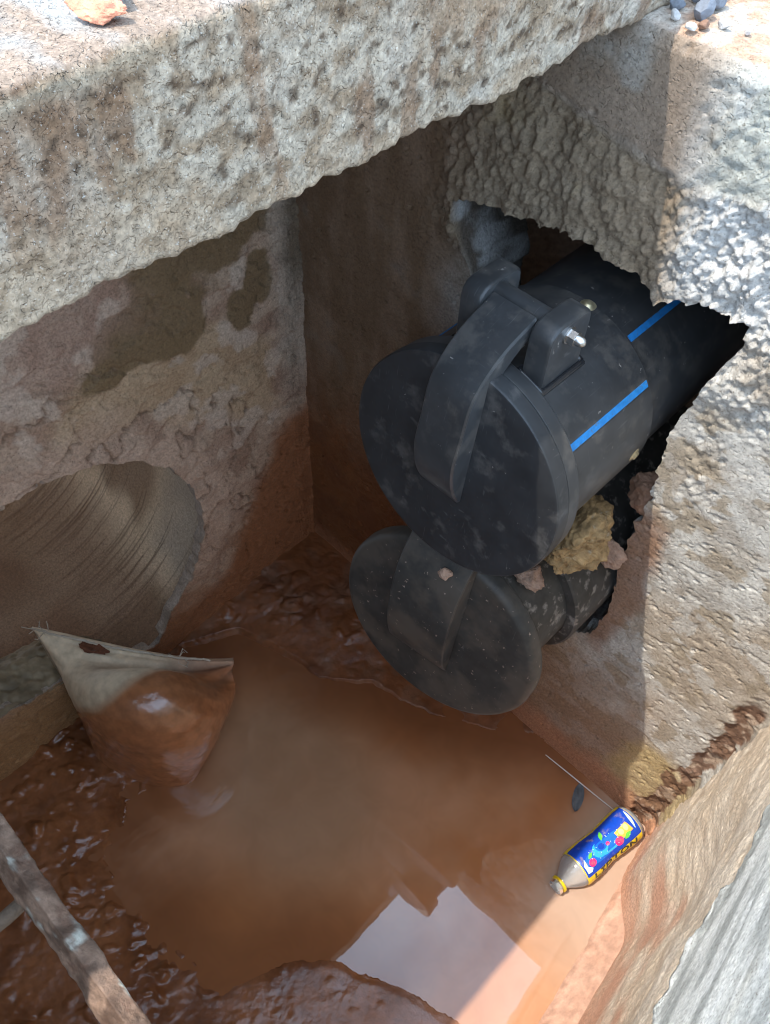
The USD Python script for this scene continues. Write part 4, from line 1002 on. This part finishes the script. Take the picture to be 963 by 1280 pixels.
ss = np.concatenate([np.linspace(0, 0.03, 12), np.linspace(0.033, 0.25, 40), np.linspace(0.2525, 0.2662, 8)])
prof = [(0.013, 0.0)] + [(float(body_r(s_)), float(s_)) for s_ in ss] + [(0.016, 0.262), (0.0001, 0.258)]
t = thing("drink_bottle", "plastic drink bottle with blue and yellow fruit label floating in the corner", "bottle", B0)
put("bottle_body", at(lathe(prof, 56), TB), "clear_plastic", t)
thr = [(0.0178 * math.cos(a), 0.002 + 0.0022 * a / 2 / math.pi, 0.0178 * math.sin(a)) for a in np.linspace(0, 7 * math.pi, 90)]
put("neck_thread", at(tube(thr, 0.0011, 6), TB), "clear_plastic", t)
put("neck_ring", at(lathe([(0.0152, 0.0135), (0.0205, 0.0135), (0.0210, 0.0145), (0.0210, 0.0185), (0.0200, 0.0195), (0.0152, 0.0195)], 40), TB), "cap_yellow", t, smooth=40)


def wrap(th0, th1, s0, s1, lift, n=(24, 60)):
    a, s_ = np.meshgrid(np.radians(np.linspace(th0, th1, n[0])), np.linspace(s0, s1, n[1]), indexing="ij")
    r = body_r(s_) + lift
    return np.stack([r * np.cos(a), s_, r * np.sin(a)], -1).reshape(-1, 3), grid_faces(*n)


def bend(poly, lift, thick=0.0):
    """poly: shapely shape in (arc degrees, s metres) -> thin print on the label"""
    out = []
    for g in getattr(poly, "geoms", [poly]):
        g = g.segmentize(3.0)
        a2 = shapely.affinity.scale(g, 0.0007, 1.0, origin=(0, 0))
        vv, ff = trimesh.creation.triangulate_polygon(a2, engine="earcut")
        vv, ff = trimesh.remesh.subdivide_to_size(np.column_stack([vv, 0 * vv[:, 0]]), ff, 0.005)[:2]
        th = np.radians(vv[:, 0] / 0.0007); r = body_r(vv[:, 1]) + lift
        out.append(trimesh.Trimesh(np.column_stack([r * np.cos(th), vv[:, 1], r * np.sin(th)]), ff, process=False))
    m = trimesh.util.concatenate(out)
    if (m.face_normals * (m.triangles_center * [1, 0, 1])).sum() < 0:
        m.invert()
    return m


import shapely.affinity


def ell(th, s_, rt, rs, rot=0):
    e = Point(0, 0).buffer(1, 12)
    e = shapely.affinity.scale(e, rt, rs * 1430)            # work in degrees (0.7 mm each)
    e = shapely.affinity.rotate(e, rot, origin=(0, 0))
    e = shapely.affinity.scale(e, 1, 1 / 1430.0, origin=(0, 0))
    return shapely.affinity.translate(e, th, s_)


def leaf(th, s_, ln, wd, rot):
    a = np.linspace(0, 1, 14)
    w_ = wd * np.sin(np.pi * a) ** 0.9
    p = Polygon(np.vstack([np.column_stack([a * ln, w_]), np.column_stack([a[::-1] * ln, -w_[::-1]])])).buffer(0)
    p = shapely.affinity.rotate(p, rot, origin=(0, 0))
    p = shapely.affinity.scale(p, 1 / 0.0007, 1.0, origin=(0, 0)) if False else shapely.affinity.scale(p, 1, 1 / 1430.0, origin=(0, 0))
    return shapely.affinity.translate(p, th, s_)


lv, lf = wrap(-60, 240, 0.068, 0.250, 0.0006, (60, 50))
put("label_sleeve", at(trimesh.Trimesh(lv, np.vstack([lf[:, [2, 1, 0]], lf[:, [3, 2, 0]]]), process=False), TB), "label_yellow", t)
pan = Polygon([(40, 0.070), (146, 0.070), (150, 0.16), (146, 0.2485), (40, 0.2485), (36, 0.16)])


def prt(name, shape, m_, lift, clip=True):
    if clip:
        shape = shape.intersection(pan)
    put(name, at(bend(shape, lift), TB), m_, t)


put("label_panel", at(bend(pan, 0.0014), TB), "label_blue", t)
prt("wash", ell(78, 0.150, 24, 0.070), "label_azure", 0.0017)
prt("swirl", ell(84, 0.134, 22, 0.023).difference(ell(92, 0.142, 17, 0.018)), "label_cyan", 0.0019)
prt("berry", ell(88, 0.140, 9, 0.009), "label_blue", 0.0021)
prt("swirl", ell(66, 0.165, 10, 0.034, 0).difference(ell(73, 0.160, 11, 0.036, 0)), "label_cyan", 0.0018)
prt("peach", Polygon([(62, 0.190), (92, 0.186), (96, 0.226), (66, 0.232)]), "label_orange", 0.0018)
prt("peach", ell(82, 0.202, 9, 0.007, 20).union(ell(84, 0.218, 10, 0.006, 10)), "label_peach", 0.0020)
prt("raspberry", ell(64, 0.186, 13, 0.012), "label_pink", 0.0022)
prt("raspberry", ell(70, 0.098, 11, 0.010), "label_pink", 0.0022)
prt("raspberry", ell(82, 0.158, 6, 0.005), "label_pink", 0.0020)
prt("leaf", leaf(100, 0.150, 34, 7, 35), "label_green", 0.0020)
prt("leaf", leaf(58, 0.200, 34, 7, 75), "label_green", 0.0020)
prt("leaf", leaf(84, 0.094, 26, 5, 70), "label_green", 0.0020)
prt("leaf", leaf(62, 0.238, 62, 5, 8), "label_white", 0.0020)
prt("white_splash", Polygon([(52, 0.074), (78, 0.074), (92, 0.084), (70, 0.082), (58, 0.092), (50, 0.086)]), "label_white", 0.0019)
for r_ in np.random.default_rng(3).random((22, 2)):
    prt("splash_dot", ell(60 + 50 * r_[0], 0.09 + 0.13 * r_[1], 1.2, 0.0010), "label_white", 0.0023)
txt = meshkit.text_mesh("LIPTON", 0.0165, 0.0006, True)
tv = np.array(txt.vertices); ext = tv[:, 0].max()
tv2 = trimesh.Trimesh(tv, txt.faces).subdivide_to_size(0.006)
tv = np.array(tv2.vertices)
s_ = 0.086 + tv[:, 0] / ext * 0.145
th = np.radians(14) + tv[:, 1] / 0.044
r_ = body_r(s_) + 0.0010 + tv[:, 2]
put("lettering", at(trimesh.Trimesh(np.column_stack([r_ * np.cos(th), s_, r_ * np.sin(th)]), tv2.faces, process=False), TB), "label_dark", t, smooth=False)

# ------------------------------------------------------------------ straw stalk and scrap floating by the wall
sp = np.array([[0.905, -0.030, 0.006], [0.98, -0.027, 0.007], [1.06, -0.024, 0.007], [1.125, -0.020, 0.006]])
o = put("stalk", tube(sp, [0.0012, 0.0016, 0.0016, 0.0012], 7), "straw_white")
tag(o.GetPrim(), "thin whitish stalk floating along the wall behind the bottle", "stalk")
g, hgl = np.meshgrid(np.linspace(-1, 1, 24), np.linspace(-1, 1, 14), indexing="ij")
gq = np.column_stack([g.ravel(), hgl.ravel(), 0 * g.ravel()])
wdt = (1 - gq[:, 0] ** 2) ** 0.6 * 0.013 + 0.0008
vv = np.array([1.030, -0.058, 0.005]) + gq[:, :1] * np.array([0.016, -0.036, 0.0]) + gq[:, 1:2] * wdt[:, None] * np.array([0.9, 0.3, 0.25]) + np.array([0, 0, 1.0]) * (0.010 * (N(gq, 1.5, 181, 3) - 0.3) + 0.004 * gq[:, 0])[:, None]
o = put("plastic_scrap", (np.vstack([vv, vv - [0, 0, 0.003]]), np.vstack([grid_faces(24, 14), grid_faces(24, 14)[:, ::-1] + len(vv)])), "scrap")
tag(o.GetPrim(), "dark grey crumpled scrap floating against the stalk", "scrap")

# ------------------------------------------------------------------ rusty angle bar across the near end
zb = 1.085
xb = np.linspace(-0.05, 1.36, 330)
pro = np.array([(-0.001, -0.034), (0.0, 0.0), (0.018, 0.0), (0.019, -0.004), (0.0045, -0.0045), (0.003, -0.034)])   # (dy, dz)
sec = []
for i in range(len(pro)):
    a, b_ = pro[i], pro[(i + 1) % len(pro)]
    kk = max(2, int(np.hypot(*(b_ - a)) / 0.002))
    sec.append(a + (b_ - a) * np.linspace(0, 1, kk, False)[:, None])
sec = np.vstack(sec); ns = len(sec)
cen = sec.mean(0)
A, B = np.meshgrid(np.arange(ns), xb, indexing="ij")
yy, zz = sec[A.ravel(), 0], sec[A.ravel(), 1]
# the bar is turned so that its ridge points up and both flanges slope down
rt = math.radians(-26)
y2, z2 = yy * math.cos(rt) - zz * math.sin(rt), yy * math.sin(rt) + zz * math.cos(rt)
P3 = np.column_stack([B.ravel(), -1.042 + y2, zb + z2])
oc = P3 - np.column_stack([B.ravel(), np.full(len(P3), -1.042), np.full(len(P3), zb - 0.02)]); oc[:, 0] = 0
oc /= np.linalg.norm(oc, axis=1, keepdims=True)
enc = sstep(0.48, 0.62, N(P3, 22, 191, 4))
P3 = P3 + oc * (0.004 * enc + 0.0045 * N(P3, 80, 192, 4))[:, None]
c = lerp([0.085, 0.048, 0.030], [0.20, 0.125, 0.085], sstep(0.35, 0.6, N(P3, 40, 193, 4)))
c = lerp(c, [0.36, 0.37, 0.32], 0.75 * sstep(0.60, 0.68, N(P3, 30, 194, 4)))
c = lerp(c, [0.10, 0.05, 0.03], 0.6 * sstep(0.6, 0.68, N(P3, 55, 195, 3)))
i = np.arange(ns * len(xb)).reshape(ns, len(xb)); j = np.roll(i, -1, 0)
fb = np.stack([i[:, :-1], i[:, 1:], j[:, 1:], j[:, :-1]], -1).reshape(-1, 4)
t = thing("angle_bar", "rusty mortar-splashed steel angle bar spanning the near corner of the pit", "steel bar", (0.6, -1.042, zb))
put("angle", (P3, fb), "rusty_steel", t, c)
yb_ = np.linspace(-1.74, -1.05, 80)
rb = tube(np.column_stack([0.690 + 0.004 * np.sin(yb_ * 9), yb_, np.full(80, zb - 0.075)]), 0.009 + 0.0006 * np.sin(yb_ * 600), 10)
put("cross_rod", rb, "rusty_steel", t, np.tile([0.11, 0.075, 0.05], (len(rb.vertices), 1)))
